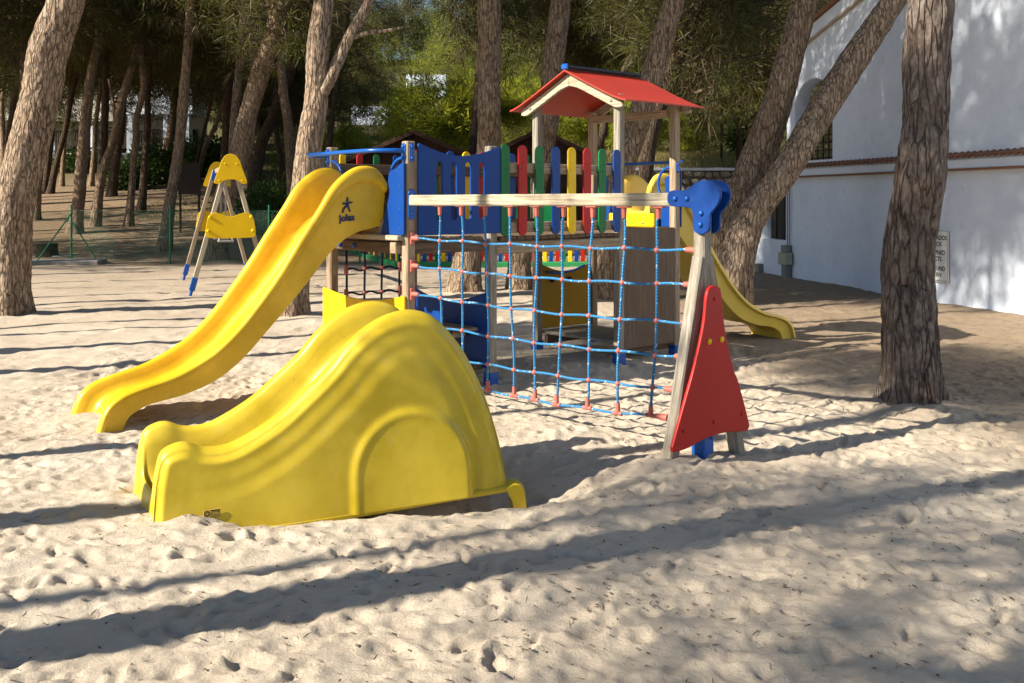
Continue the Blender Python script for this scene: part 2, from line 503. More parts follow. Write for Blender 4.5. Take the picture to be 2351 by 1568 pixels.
def fillet(pts, r, n=5):
    out = []
    m = len(pts)
    rr = r if isinstance(r, (list, tuple)) else [r] * m
    for k in range(m):
        a, b, c = (np.array(pts[k - 1], float), np.array(pts[k], float), np.array(pts[(k + 1) % m], float))
        if rr[k] <= 0: out.append(tuple(b)); continue
        u1 = (a - b); l1 = np.linalg.norm(u1); u1 /= l1
        u2 = (c - b); l2 = np.linalg.norm(u2); u2 /= l2
        d = min(rr[k], 0.48 * l1, 0.48 * l2)
        p, q = b + u1 * d, b + u2 * d
        for t in np.linspace(0, 1, n):
            out.append(tuple((1 - t) ** 2 * p + 2 * t * (1 - t) * b + t * t * q))
    return out
def capsule(x0, x1, y0, y1, n=8):
    r = (x1 - x0) / 2; cx = (x0 + x1) / 2
    out = [(cx + r * math.cos(a), y1 - r + r * math.sin(a)) for a in np.linspace(0, math.pi, n)]
    return out + [(cx + r * math.cos(a), y0 + r + r * math.sin(a)) for a in np.linspace(math.pi, 2 * math.pi, n)]
def circle(cx, cy, r, n=20):
    return [(cx + r * math.cos(a), cy + r * math.sin(a)) for a in np.arange(n) * 2 * math.pi / n]
def closed_spline(pts, n):
    p = list(pts)
    q = spline([p[-1]] + p + [p[0], p[1]], 1000)
    k = len(p)
    a, b = 1.0 / (k + 2), (k + 1.0) / (k + 2)
    idx = np.linspace(a * 999, b * 999, n, endpoint=False).astype(int)
    return [tuple(x) for x in q[idx]]

# gradient noise on numpy arrays
_rg = np.random.RandomState(7)
_PERM = np.tile(_rg.permutation(256), 3)
_GR = _rg.normal(size=(256, 3)); _GR /= np.linalg.norm(_GR, axis=1)[:, None]
def pnoise(x, y, z):
    xi, yi, zi = np.floor(x).astype(int), np.floor(y).astype(int), np.floor(z).astype(int)
    xf, yf, zf = x - xi, y - yi, z - zi
    xi &= 255; yi &= 255; zi &= 255
    fu = lambda t: t * t * t * (t * (t * 6 - 15) + 10)
    a, b, c = fu(xf), fu(yf), fu(zf)
    r = 0
    for i in (0, 1):
        for j in (0, 1):
            for k in (0, 1):
                h = _PERM[_PERM[_PERM[xi + i] + yi + j] + zi + k]
                g = _GR[h]
                d = g[..., 0] * (xf - i) + g[..., 1] * (yf - j) + g[..., 2] * (zf - k)
                r = r + d * (a if i else 1 - a) * (b if j else 1 - b) * (c if k else 1 - c)
    return r
def fbm(x, y, z, oct=4, gain=0.5):
    r, a, f = 0, 1.0, 1.0
    for _ in range(oct):
        r = r + a * pnoise(x * f, y * f, z * f)
        a *= gain; f *= 2.03
    return r

# ------------------------------------------------------------------ ground
def sstep(a, b, x):
    t = np.clip((x - a) / (b - a), 0, 1)
    return t * t * (3 - 2 * t)
def ground_h(x, y):
    L_ = np.interp(y, [0, 28, 31, 36, 40, 48, 55, 62, 75, 110, 160, 400], [0, 0, .12, .5, .9, 2.0, 2.9, 4.2, 6.5, 12, 24, 34])
    R_ = np.interp(y, [0, 28, 41.6, 42.3, 48, 60, 80, 110, 160, 400], [0, 0, .45, 3.0, 3.5, 4.6, 7, 12, 24, 34])
    w = sstep(-9.5, -4.5, x)
    return L_ * (1 - w) + R_ * w
def gh(x, y): return float(ground_h(np.array(float(x)), np.array(float(y))))
def lines(a, b, core0, core1, d, growth):
    c = list(np.arange(core0, core1, d))
    s, v = d, c[-1]
    while v < b: s *= growth; v += s; c.append(v)
    s, v = d, c[0]
    lo = []
    while v > a: s *= growth; v -= s; lo.append(v)
    return np.array(lo[::-1] + c)
def build_ground():
    xs = lines(-260, 260, -4.0, 4.8, 0.0175, 1.035)
    ys = lines(-12, 400, 2.4, 8.2, 0.0175, 1.0145)
    X, Y = np.meshgrid(xs, ys)
    Z = ground_h(X, Y)
    near = 1 - sstep(22, 34, Y)
    roll = 0.045 * pnoise(X * 0.7, Y * 0.7, X * 0 + 3.3) + 0.030 * pnoise(X * 1.9, Y * 1.9, X * 0 + 9.1)
    Z = Z + roll * (0.3 + 0.7 * near)
    # trampled sand: hollows and ridges
    r1 = fbm(X * 3.6, Y * 3.6, X * 0 + 1.7, 3, 0.55)
    r2 = np.abs(pnoise(X * 6.0 + r1, Y * 6.0, X * 0 + 5.2))
    r3 = fbm(X * 14, Y * 14, X * 0 + 2.2, 2, 0.5)
    Z = Z + near * (1 - 0.65 * sstep(9, 15, Y)) * (0.017 * r1 - 0.018 * (r2 - 0.2) + 0.011 * r3)
    rs = np.random.RandomState(11)
    for k in range(3800):
        fx, fy = rs.uniform(-4.5, 5.6), 2.3 + 8.5 * rs.uniform(0, 1) ** 1.3
        a = rs.uniform(0, math.pi)
        la, lb = rs.uniform(0.04, 0.12), rs.uniform(0.022, 0.05)
        if rs.uniform() < 0.35: la = lb = rs.uniform(0.03, 0.06)
        dep = rs.uniform(0.005, 0.021)
        i0, i1 = np.searchsorted(xs, (fx - 0.3, fx + 0.3))
        j0, j1 = np.searchsorted(ys, (fy - 0.3, fy + 0.3))
        x, y = X[j0:j1, i0:i1] - fx, Y[j0:j1, i0:i1] - fy
        p, q = (x * math.cos(a) + y * math.sin(a)) / la, (-x * math.sin(a) + y * math.cos(a)) / lb
        r = np.sqrt(p * p + q * q)
        Z[j0:j1, i0:i1] += -dep * np.exp(-(r ** 4)) * (1 + 0.5 * np.tanh(p)) + 0.42 * dep * np.exp(-((r - 1.5) / 0.42) ** 2)
    for k in range(1500):                               # larger scuffs farther off
        fx, fy = rs.uniform(-10, 8), rs.uniform(9, 26)
        a = rs.uniform(0, math.pi)
        la, lb, dep = rs.uniform(0.10, 0.25), rs.uniform(0.07, 0.14), rs.uniform(0.006, 0.020)
        i0, i1 = np.searchsorted(xs, (fx - 0.7, fx + 0.7))
        j0, j1 = np.searchsorted(ys, (fy - 0.7, fy + 0.7))
        x, y = X[j0:j1, i0:i1] - fx, Y[j0:j1, i0:i1] - fy
        p, q = (x * math.cos(a) + y * math.sin(a)) / la, (-x * math.sin(a) + y * math.cos(a)) / lb
        r = np.sqrt(p * p + q * q)
        Z[j0:j1, i0:i1] += -dep * np.exp(-(r ** 3)) + 0.42 * dep * np.exp(-((r - 1.5) / 0.42) ** 2)
    for bx, by, br in ((-7.62, 15.1, .45), (3.35, 8.4, .36), (3.6, 17.2, .45), (-.9, 18.6, .4), (.15, 18.8, .4), (1.47, 17.3, .4), (-3.3, 14.9, .4)):
        Z += 0.07 * np.exp(-(((X - bx) ** 2 + (Y - by) ** 2) / br ** 2))     # sand and needles banked round the trunks
    # sand heaped against the foot of the climbing frame and the toddler slide
    for mx, my, mr, mh in ((1.05, 6.55, 0.30, 0.05), (-1.75, 5.35, 0.5, 0.03), (-3.3, 7.75, 0.35, 0.03), (3.4, 8.2, 0.5, 0.04)):
        Z += mh * np.exp(-((X - mx) ** 2 + (Y - my) ** 2) / mr ** 2)
    # hollow worn under the raised end of the toddler slide
    Z -= 0.14 * np.exp(-(((X + 0.70) / 0.5) ** 2 + ((Y - 5.95) / 0.26) ** 2)) + 0.19 * np.exp(-(((X - 0.05) / 0.45) ** 2 + ((Y - 6.28) / 0.36) ** 2))
    Z += -0.05 * np.exp(-(((X + 3.75) / .35) ** 2 + ((Y - 7.75) / .3) ** 2)) + 0.04 * np.exp(-(((X + 4.15) / .3) ** 2 + ((Y - 7.5) / .5) ** 2))
    ca_, sa_ = math.cos(RAD(22)), math.sin(RAD(22))
    tx_, ty_ = (X + 1.93) * ca_ + (Y - 5.48) * sa_, -(X + 1.93) * sa_ + (Y - 5.48) * ca_
    Z -= 0.065 * np.exp(-((ty_ + 0.10) / 0.17) ** 2) * sstep(0.15, 0.45, tx_) * (1 - sstep(1.9, 2.3, tx_))
    ny, nx = X.shape
    V = np.stack([X.ravel(), Y.ravel(), Z.ravel()], 1)
    i = np.arange(ny * nx).reshape(ny, nx)
    F = np.stack([i[:-1, :-1].ravel(), i[:-1, 1:].ravel(), i[1:, 1:].ravel(), i[1:, :-1].ravel()], 1)
    o = link('ground', npmesh('ground', V, F, 'sand', True))
    tag(o, 'pale trampled sand turning to brown needle-strewn soil under the pines', kind='structure')
    def look(x, y):
        ii = min(max(np.searchsorted(xs, x), 0), nx - 1); jj = min(max(np.searchsorted(ys, y), 0), ny - 1)
        return float(Z[jj, ii])
    return look
gz = build_ground()

# ------------------------------------------------------------------ play structure
DX, DY = 1.134, 10.62
UA = math.atan2(0.662, 0.749)
U2 = Vector((0.749, 0.662, 0)); V2 = Vector((-0.662, 0.749, 0))
play = empty('play_structure', (DX, DY, 0), UA)
tag(play, 'wooden climbing tower with slides, plank bridge, rope net and red gabled roof on the sand', 'play structure')
PI_ = Matrix.Rotation(-UA, 4, 'Z') @ Matrix.Translation((-DX, -DY, 0))
def wl(p): return PI_ @ Vector(p)                     # world to the structure's own frame
S_E, S_C, S_B, TB = 0.92, -1.78, -2.73, 1.27
FRONT = lambda s, t: frame((s, t, 0), (1, 0, 0), (0, 0, 1))     # board seen from the front, x along the bridge
SIDE = lambda s, t: frame((s, t, 0), (0, 1, 0), (0, 0, 1))      # board across the tower
posts = {'A': (S_B, TB, 2.25), 'B': (S_B, 0, 2.255), 'C': (S_C, 0, 2.245), 'c': (S_C, TB, 2.24),
         'D': (0, 0, 2.86), 'E': (S_E, 0, 2.80), 'F': (0, TB, 2.80), 'G': (S_E, TB, 2.80)}
for k, (s, t, top) in posts.items():
    po = beam('post', (s, t, 0.10), (s, t, top), 0.09, 0.09, 'wood grey' if k in 'DFC' else 'wood', play, bev=0.010)
    boot = box('post_boot', (0, 0, -0.07), (0.105, 0.105, 0.17), 'blue metal', po, 0.006)
    for q in (-1, 1): ball('bolt', (0.055 * q, 0, -0.03), 0.014, 'blue metal', po, 1.0, 8)
# tower decks and bridge planks
def planks(s0, s1, z, n, mat, along_t=True, t0=-0.02, t1=TB + 0.02):
    w = (s1 - s0) / n
    for k in range(n):
        j = random.Random(k * 7 + n).uniform(-0.004, 0.004)
        beam('plank', (s0 + w * (k + .5), t0 + j, z + j), (s0 + w * (k + .5), t1 + j, z + j), w - 0.008, 0.036, mat, play, (1, 0, 0), 0.005)
planks(S_B + 0.05, S_C - 0.05, 1.385, 8, 'wood', t0=0.05, t1=TB - 0.05)
planks(S_C + 0.06, -0.06, 1.375, 16, 'wood dark', t0=-0.075, t1=TB + 0.05)
planks(0.05, S_E - 0.05, 1.385, 8, 'wood dark', t0=0.05, t1=TB - 0.05)
planks(0.05, S_E - 0.05, 0.21, 7, 'wood grey', t0=0.0, t1=TB)
for t in (0.0, TB):
    beam('deck_beam', (S_B + 0.05, t, 1.31), (S_C - 0.05, t, 1.31), 0.04, 0.10, 'wood dark', play, (0, 1, 0))
    beam('bridge_beam', (S_C + 0.02, t - 0.03 if t == 0 else t + .03, 1.285), (-0.05, t - 0.03 if t == 0 else t + .03, 1.285), 0.07, 0.115, 'wood', play, (0, 1, 0), 0.014)
    beam('deck_beam', (0.05, t, 1.31), (S_E - 0.05, t, 1.31), 0.04, 0.10, 'wood dark', play, (0, 1, 0))
for s in (S_B, S_C, 0, S_E):
    beam('cross_beam', (s, 0.05, 1.31), (s, TB - 0.05, 1.31), 0.045, 0.10, 'wood dark', play, (1, 0, 0))
# entrance of the tall slide, side A-B (faces the sun)
beam('threshold_board', (S_B - 0.06, -0.0, 1.405), (S_B - 0.06, TB - 0.02, 1.405), 0.12, 0.045, 'wood pale', play)
kb = beam('kick_board', (S_B - 0.035, 0.06, 1.50), (S_B - 0.035, TB - 0.06, 1.50), 0.045, 0.13, 'wood', play)
for q in (0.35, 0.55, 0.75): ball('bolt', (-0.026, 0.0, q), 0.022, 'blue metal', kb, 1, 8)
for q in (0.10, 1.15):
    jb = beam('joist_end', (S_B - 0.10, q, 1.315), (S_B + 0.2, q, 1.315), 0.09, 0.10, 'wood', play, (0, 1, 0))
jb = beam('lower_cross_beam', (S_B - 0.045, 0.16, 1.315), (S_B - 0.045, TB - 0.16, 1.315), 0.045, 0.09, 'wood dark', play)
for q in (0.60, 0.85): ball('bolt', (-0.028, 0, q), 0.024, 'blue metal', jb, 1, 8)
def side_wing(s, t_post, sgn):
    w = lambda d: t_post + sgn * d
    ol = [(w(-0.04), 1.43), (w(-0.04), 2.075), (w(0.20), 1.985), (w(0.175), 1.80), (w(0.32), 1.43)]
    if sgn < 0: ol = ol[::-1]
    o = panel('side_wing', [fillet(ol, [0.02, 0.02, 0.05, 0.06, 0.02])], 0.022, 'blue board', play, SIDE(s, 0))
    for z in (1.48, 1.66, 1.86, 2.02): ball('screw', (w(0.02), z, -0.012 if s < 0 else 0.012), 0.010, 'blue metal', o, 0.6, 8)
side_wing(S_B - 0.068, 0.0, 1); side_wing(S_B - 0.068, TB, -1)
side_wing(S_E + 0.068, 0.0, 1); side_wing(S_E + 0.068, TB, -1)
def bracket(s, t, z, nx, ny, h=0.17, w=0.052):
    n = Vector((nx, ny, 0))
    o = panel('bracket', [capsule(-w / 2, w / 2, -h / 2, h / 2)], 0.012, 'blue metal', play,
              frame((s + nx * 0.052, t + ny * 0.052, z), (-ny, nx, 0), (0, 0, 1)))
    for q in (-1, 1): ball('bolt', (0, q * h * 0.30, 0.010), 0.017, 'blue metal', o, 0.7, 8)
bracket(S_B, 0, 2.155, -1, 0); bracket(S_B, TB, 2.155, -1, 0)
bracket(S_B, 0, 2.155, 0, -1); bracket(S_B, 0, 1.70, 0, -1, 0.27, 0.085)
bracket(S_E, 0, 2.12, 1, 0); bracket(S_E, TB, 2.12, 1, 0); bracket(S_E, 0, 1.74, 0, -1, 0.12); bracket(S_E, 0, 2.10, 0, -1, 0.12)
def handrail(s0, out):
    p = [(s0, -0.0, 2.17), (s0 + out * 0.10, 0.02, 2.17), (s0 + out * 0.22, 0.14, 2.17), (s0 + out * 0.25, 0.35, 2.17),
         (s0 + out * 0.25, TB - 0.2, 2.165), (s0 + out * 0.22, TB - 0.02, 2.165), (s0 + out * 0.12, TB + 0.06, 2.16), (s0, TB, 2.16)]
    tube('hand_rail', spline(p, 40), 0.019, 'blue metal', play)
handrail(S_B - 0.05, -1); handrail(S_E + 0.05, 1)
def grip(s, t, sgn, zt=2.11, zb=1.72, r=0.20):
    a = np.linspace(0, math.pi, 18)
    pts = [(s, t + sgn * (0.04 + r * math.sin(x)), (zt + zb) / 2 + (zt - zb) / 2 * math.cos(x)) for x in a]
    tube('grip_handle', pts, 0.015, 'blue metal', play)
grip(S_B - 0.03, 0, 1); grip(S_B - 0.03, TB, -1); grip(S_E, 0, 1); grip(S_E, TB, -1)
# bright blue panel with slots on the first tower, front
dip = [(S_B + 0.055 + (S_C + 0.085 - S_B - 0.055) * q, 2.245 - 0.115 * math.sin(math.pi * q) ** 1.0 * (1 - 0.15 * q)) for q in np.linspace(0, 1, 18)]
slots = [capsule(S_B + a, S_B + a + 0.068, 1.555, 2.085)[::-1] for a in (0.255, 0.42, 0.585, 0.745)]
bp = panel('slotted_panel', [fillet([(S_B + 0.055, 1.425)] + [tuple(d) for d in dip] + [(S_C + 0.085, 1.425)], [0.02, 0.03] + [0] * 16 + [0.03, 0.02])] + slots,
           0.022, 'blue board', play, FRONT(0, -0.062))
for a in (0.10, 0.90):
    for z in (1.50, 1.85, 2.16): ball('screw', (S_B + a, z, 0.011), 0.010, 'blue metal', bp, 0.6, 8)
# slat balustrade of the bridge, front and back
def slat_row(t, sgn, seq, s_list):
    beam('upper_rail', (S_C + 0.02, t + 0.03 * sgn * -1, 2.045), (-0.03, t + 0.03 * sgn * -1, 2.045), 0.045, 0.10, 'wood dark' if sgn > 0 else 'wood', play, (0, 1, 0))
    beam('lower_rail', (S_C + 0.02, t + 0.03 * sgn * -1, 1.475), (-0.03, t + 0.03 * sgn * -1, 1.475), 0.045, 0.10, 'wood dark' if sgn > 0 else 'wood', play, (0, 1, 0))
    for s, col in zip(s_list, seq):
        o = panel('slat', [capsule(-0.055, 0.055, 1.395, 2.265)], 0.020, col + ' board', play, FRONT(s, t + 0.012 * sgn))
        for z in (1.44, 1.50, 2.03, 2.10): ball('screw', (random.uniform(-.02, .02), z, 0.010), 0.009, col + ' board', o, 0.6, 8)
cols8 = ['green', 'red', 'green', 'blue', 'yellow', 'red', 'green', 'blue']
sl = [-1.66 + 0.2215 * k for k in range(8)]
slat_row(-0.06, -1, cols8, [s - 0.005 for s in sl])
slat_row(TB + 0.06, 1, ['red', 'green', 'blue', 'yellow', 'red', 'green', 'blue', 'green'], sl)
for z in (1.475, 2.045): beam('back_rail', (S_B + 0.04, TB + 0.03, z), (S_C - 0.04, TB + 0.03, z), 0.045, 0.10, 'wood dark', play, (0, 1, 0))
for s, col in ((S_B + 0.16, 'yellow'), (S_B + 0.36, 'red'), (S_B + 0.56, 'green'), (S_B + 0.80, 'blue')):
    panel('slat', [capsule(-0.035, 0.035, 1.40, 2.2)], 0.020, col + ' board', play, FRONT(s, TB + 0.07))
# lower yellow panel (side A-B) and the blue counter behind
def dipped(t0, t1, z0, zl, zr, dep, n=14):
    return [(t0, z0), (t1, z0)] + [(t1 + (t0 - t1) * q, zr + (zl - zr) * q - dep * math.sin(math.pi * q)) for q in np.linspace(0, 1, n)]
yp = panel('lower_panel', [fillet(dipped(-0.035, TB + 0.06, 0.20, 0.90, 0.89, 0.075), [0.02, 0.02] + [0.015] + [0] * 12 + [0.015])], 0.022, 'yellow board', play, SIDE(S_B - 0.06, 0))
for t_ in (0.02, TB - 0.0):
    for z in (0.55, 0.80): ball('screw', (t_, z, -0.012), 0.012, 'yellow board', yp, 0.6, 8)
cp = panel('counter_panel', [fillet(dipped(-0.04, TB + 0.04, 0.16, 0.88, 0.90, 0.14), [0.02, 0.02] + [0.015] + [0] * 12 + [0.015])], 0.022, 'blue board', play, SIDE(S_C - 0.06, 0))
beam('counter_shelf', (S_C - 0.16, 0.10, 0.52), (S_C - 0.16, TB - 0.1, 0.52), 0.18, 0.035, 'wood', play)
beam('shelf_bracket', (S_C - 0.07, 0.30, 0.46), (S_C - 0.22, 0.30, 0.46), 0.05, 0.07, 'wood pale', play, (0, 1, 0), 0.02)
beam('lower_bench', (S_C - 0.12, 0.05, 0.17), (S_C - 0.12, TB - 0.05, 0.17), 0.12, 0.06, 'wood dark', play)
# dark rope net on the rear of the first tower
ts = [S_B + 0.16, S_B + 0.37, S_B + 0.58, S_B + 0.80]
for k, s in enumerate(ts):
    pts = [(s + 0.006 * math.sin(q * 5 + k), TB, 1.30 - 1.2 * q) for q in np.linspace(0, 1, 14)]
    tube('net_rope', pts, 0.011, 'navy rope', play, 6)
for z in (1.06, 0.82, 0.58, 0.34):
    pts = [(ts[0] + (ts[-1] - ts[0]) * q, TB, z - 0.012 + 0.014 * math.sin(q * 18)) for q in np.linspace(0, 1, 20)]
    r = tube('net_rope', pts, 0.011, 'navy rope', play, 6)
    for s in ts: ball('net_knot', (s, TB, z - 0.01), 0.022, 'salmon plastic', r, 1, 8)
    for s in (ts[0], ts[-1]): box('net_clamp', (s, TB, z - 0.01), (0.035, 0.04, 0.10), 'salmon plastic', r, 0.008)
# roofed tower: dark climbing board, back panel, low seat
panel('climbing_board', [fillet([(0.045, 0.15), (S_E - 0.045, 0.15), (S_E - 0.045, 1.43), (0.045, 1.44)], 0.02)], 0.022, 'brown sheet', play, FRONT(0, -0.03))
op = panel('rear_panel', [fillet(dipped(0.0, S_E + 0.06, 0.24, 1.02, 1.02, 0.13), [0.02, 0.02] + [0] * 14)], 0.022, 'yellow board shaded', play, FRONT(0, TB + 0.01))
tube('play_handle', [(0.10, TB - 0.04, 0.90), (0.30, TB - 0.06, 0.88), (0.55, TB - 0.05, 0.90), (0.75, TB - 0.03, 0.95)], 0.014, 'blue metal', play, 8)
for s in (0.22, 0.5): ball('knob', (s, TB - 0.02, 0.80), 0.03, 'dark brown board', play, 1, 8)
beam('floor_joist', (0.06, 0.05, 0.13), (S_E - 0.06, 0.05, 0.13), 0.05, 0.1, 'wood dark', play, (0, 1, 0))
beam('floor_joist', (0.06, TB - .08, 0.13), (S_E - 0.06, TB - .08, 0.13), 0.05, 0.1, 'wood dark', play, (0, 1, 0))
beam('roof_tie', (S_E - 0.06, TB - 0.05, 2.70), (S_E - 0.06, 0.05, 2.70), 0.045, 0.09, 'wood', play)
# gabled roof, ridge along the bridge
RZ, EZ, TE, TM = 3.165, 2.755, 0.90, TB / 2
def roof_slope(sgn):
    prof = [(0, RZ), (0.25, RZ - 0.120), (0.5, RZ - 0.238), (0.72, RZ - 0.336), (0.84, RZ - 0.378), (TE, RZ - 0.392)]
    s0, s1 = -0.19, S_E + 0.20
    V, F = [], []
    ns = 10
    for k in range(ns + 1):
        s = s0 + (s1 - s0) * k / ns
        for d, z in prof: V.append((s, TM + sgn * d, z + 0.004 * math.sin(3 * s + d)))
    n = len(prof)
    top = len(V)
    V += [(a, b, c - 0.016) for a, b, c in V]
    for k in range(ns):
        for j in range(n - 1):
            q = [k * n + j, (k + 1) * n + j, (k + 1) * n + j + 1, k * n + j + 1]
            if sgn > 0: q = q[::-1]
            F.append(tuple(q[::-1])); F.append(tuple(x + top for x in q))
    edge = [j for j in range(n)] + [k * n + n - 1 for k in range(1, ns + 1)] + [ns * n + j for j in range(n - 2, -1, -1)] + [k * n for k in range(ns - 1, 0, -1)]
    for a, b in zip(edge, edge[1:] + edge[:1]): F.append((a, b, b + top, a + top))
    me = pymesh('roof_slope', V, F, 'red roof', True, 35)
    bm = bmesh.new(); bm.from_mesh(me); bmesh.ops.recalc_face_normals(bm, faces=bm.faces[:]); bm.to_mesh(me); bm.free()
    return link('roof_slope', me, play)
roof_slope(-1); roof_slope(1)
rc = beam('ridge_cap', (-0.17, TM, RZ + 0.03), (S_E + 0.15, TM, RZ + 0.03), 0.08, 0.045, 'ridge cap', play, (0, 1, 0), 0.02)
box('ridge_end', (0, 0, -0.012), (0.10, 0.066, 0.03), 'blue metal', rc, 0.012)
for s in (-0.095, S_E + 0.095):
    for sgn in (-1, 1):
        sl_ = (RZ - 0.238) - RZ
        ol = [(0.0, RZ - 0.03), (0.0, RZ - 0.175), (0.13, RZ - 0.205), (0.70, RZ - 0.468), (0.80, RZ - 0.455), (0.765, RZ - 0.385), (0.5, RZ - 0.262)]
        ol = [(TM + sgn * a, z) for a, z in ol]
        if sgn > 0: ol = ol[::-1]
        g = panel('barge_board', [fillet(ol, [0, 0, 0.08, 0.07, 0.07, 0.03, 0] if sgn < 0 else [0, 0.03, 0.07, 0.07, 0.08, 0, 0])], 0.045, 'barge wood', play, SIDE(s, 0), 0.008)
        ball('bolt', (TM + sgn * 0.63, RZ - 0.385, -0.024 if s < 0 else 0.024), 0.018, 'grey metal', g, 0.6, 8)

# ------------------------------------------------------------------ slides
RIM = [(-.10, 1.90), (-.03, 2.00), (.07, 2.04), (.19, 2.03), (.31, 1.965), (.433, 1.85), (.553, 1.665), (.712, 1.435), (.906, 1.141), (1.095, .892), (1.279, .68),
       (1.46, .525), (1.636, .425), (1.809, .352), (2.03, .298), (2.19, .245), (2.29, .16), (2.345, .02), (2.36, -.08)]
UND = [(-.08, 1.50), (-.02, 1.495), (.05, 1.48), (.13, 1.465), (.20, 1.44), (.27, 1.405), (.34, 1.36), (.45, 1.26), (.62, 1.06), (.80, .86), (1.02, .63),
       (1.22, .43), (1.44, .28), (1.70, .195), (1.95, .155), (2.08, .10), (2.135, .04), (2.16, -.04), (2.17, -.10)]
def slide(name, mouth, ang, mat, width=0.54, ln=1.0):
    """a trough slide: mouth is the middle of its top end, ang its heading; world coordinates"""
    R_, Un = spline(RIM, 76), spline(UND, 76)
    w = width / 2
    half = [(w - .060, 0.0), (w - .050, .40), (w - .040, .74), (w - .012, .77), (w, .80), (w, .90), (w - .008, .965), (w - .028, 1.0), (w - .055, 1.0), (w - .078, .955),
            (w - .092, .86), (w - .105, .62), (w - .122, .40), (w - .150, .275), (w - .195, .225)]
    inner = [(w - .205, .12), (w - .07, .06)]
    sec = half + [(0, .215)] + [(-a, b) for a, b in half[::-1]]
    n = len(sec)
    V, F = [], []
    for r, u in zip(R_, Un):
        for t, h in sec:
            q = u + (r - u) * h
            V.append((q[0] * ln, t, q[1]))
    m = len(R_)
    for k in range(m - 1):
        for j in range(n):
            F.append((k * n + j, k * n + (j + 1) % n, (k + 1) * n + (j + 1) % n, (k + 1) * n + j))
    F.append(tuple(range(n))); F.append(tuple(range((m - 1) * n, m * n))[::-1])
    me = pymesh(name, V, F, mat, True, 55)
    bm = bmesh.new(); bm.from_mesh(me); bmesh.ops.recalc_face_normals(bm, faces=bm.faces[:]); bm.to_mesh(me); bm.free()
    M = PI_ @ Matrix.Translation(Vector(mouth)) @ Matrix.Rotation(ang, 4, 'Z')
    return link(name, me, play, M)
mouth = Vector((DX, DY, 0)) + U2 * (S_B - 0.10) + V2 * 0.695
end1 = (G(245, 973) + G(155, 957)) / 2
A1 = RAD(180 + 38)
SWD = 0.80
s1 = slide('slide', (mouth.x, mouth.y, 0), A1, 'yellow slide', SWD, 1.02)
tag(s1, 'bright yellow tall slide facing the sun')
mouth2 = Vector((DX, DY, 0)) + U2 * (S_E + 0.10) + V2 * 0.60
s2 = slide('slide', (mouth2.x, mouth2.y, 0), RAD(31), 'yellow slide faded', 0.66, 0.95)
tag(s2, 'dull yellow slide behind the roofed tower')
yb = box('slide_mouth_board', (S_E - 0.03, 0.63, 1.50), (0.03, 0.72, 0.16), 'yellow board', play, 0.02)
for t_ in (-0.2, 0.2): ball('bolt', (-0.018, t_, -0.03), 0.014, 'grey metal', yb, 0.7, 8)
# printed emblem and word on the near side of the tall slide (slide's own frame: x down the slide, +y is the near side)
SM = s1.matrix_local.copy()
def on_slide(x, z, size_x=-1): return frame((x, SWD / 2 - 0.040, z), (-1, 0, 0), (0, 0, 1))
wd = text('lettering', 'jolas', 0.084, 'dark blue print', s1, on_slide(0.285, 1.555) @ Matrix.Rotation(RAD(4), 4, 'Z'), 0.003)
em = [circle(0.0, 0.245, 0.026, 16), [(-.02, .275), (.0, .262), (.022, .268), (.024, .30), (.008, .312), (-.008, .300)],
      [(-.105, .165), (-.10, .200), (.105, .225), (.110, .192), (.035, .183), (.030, .150), (.075, .028), (.042, .020), (.004, .120),
       (-.03, .105), (-.062, .062), (-.075, .004), (-.110, .004), (-.098, .075), (-.06, .125), (-.035, .150), (-.035, .172)]]
for e in em: panel('emblem', [[(a * .48, b * .46) for a, b in e]], 0.004, 'dark blue print', s1, on_slide(0.285, 1.622), 0.0005)

# ------------------------------------------------------------------ climbing net, bar and trestle
PB = Vector((DX, DY, 0)) + U2 * S_B
PS = Vector((1.29, 6.78, 0))
BD = (PS - PB).normalized()
NL = (PS - PB).length
def npnt(d, z, off=0.0): return wl(PB + BD * d + Vector((-BD.y, BD.x, 0)) * off + Vector((0, 0, z)))
side_b = (wl(PB + Vector((-BD.y, BD.x, 0))) - wl(PB)).normalized()
bar = beam('top_bar', npnt(0.045, 1.735), npnt(NL - 0.02, 1.745), 0.085, 0.092, 'wood pale', play, side_b, 0.010)
BDl = (npnt(1, 0) - npnt(0, 0)).normalized()
rng = random.Random(5)
dt = [0.403, 0.663, 0.942, 1.219, 1.50, 1.774, 2.054, 2.341, 2.638]
db = [0.43, 0.70, 0.985, 1.255, 1.482, 1.717, 1.997, 2.282, 2.583]
zl = [1.404, 1.164, 0.917, 0.670, 0.425, 0.20]
zr = [1.400, 1.162, 0.899, 0.661, 0.425, 0.182]
re_ = [2.934, 2.916, 2.899, 2.847, 2.758, 2.686]
zbot = lambda d: 0.235 - 0.075 * math.sin(math.pi * min(1, d / 2.8) * 0.9) + 0.02
def hz(k, d):
    q = d / re_[k]
    sag = [0.018, 0.030, 0.035, 0.035, 0.030, 0.0][k]
    return zl[k] + (zr[k] - zl[k]) * q - sag * math.sin(math.pi * q) if k < 5 else zbot(d)
def dv(i, z):
    q = (1.64 - z) / 1.45
    return dt[i] + (db[i] - dt[i]) * q + 0.012 * math.sin(i * 2.1 + z * 4)
ropes = []
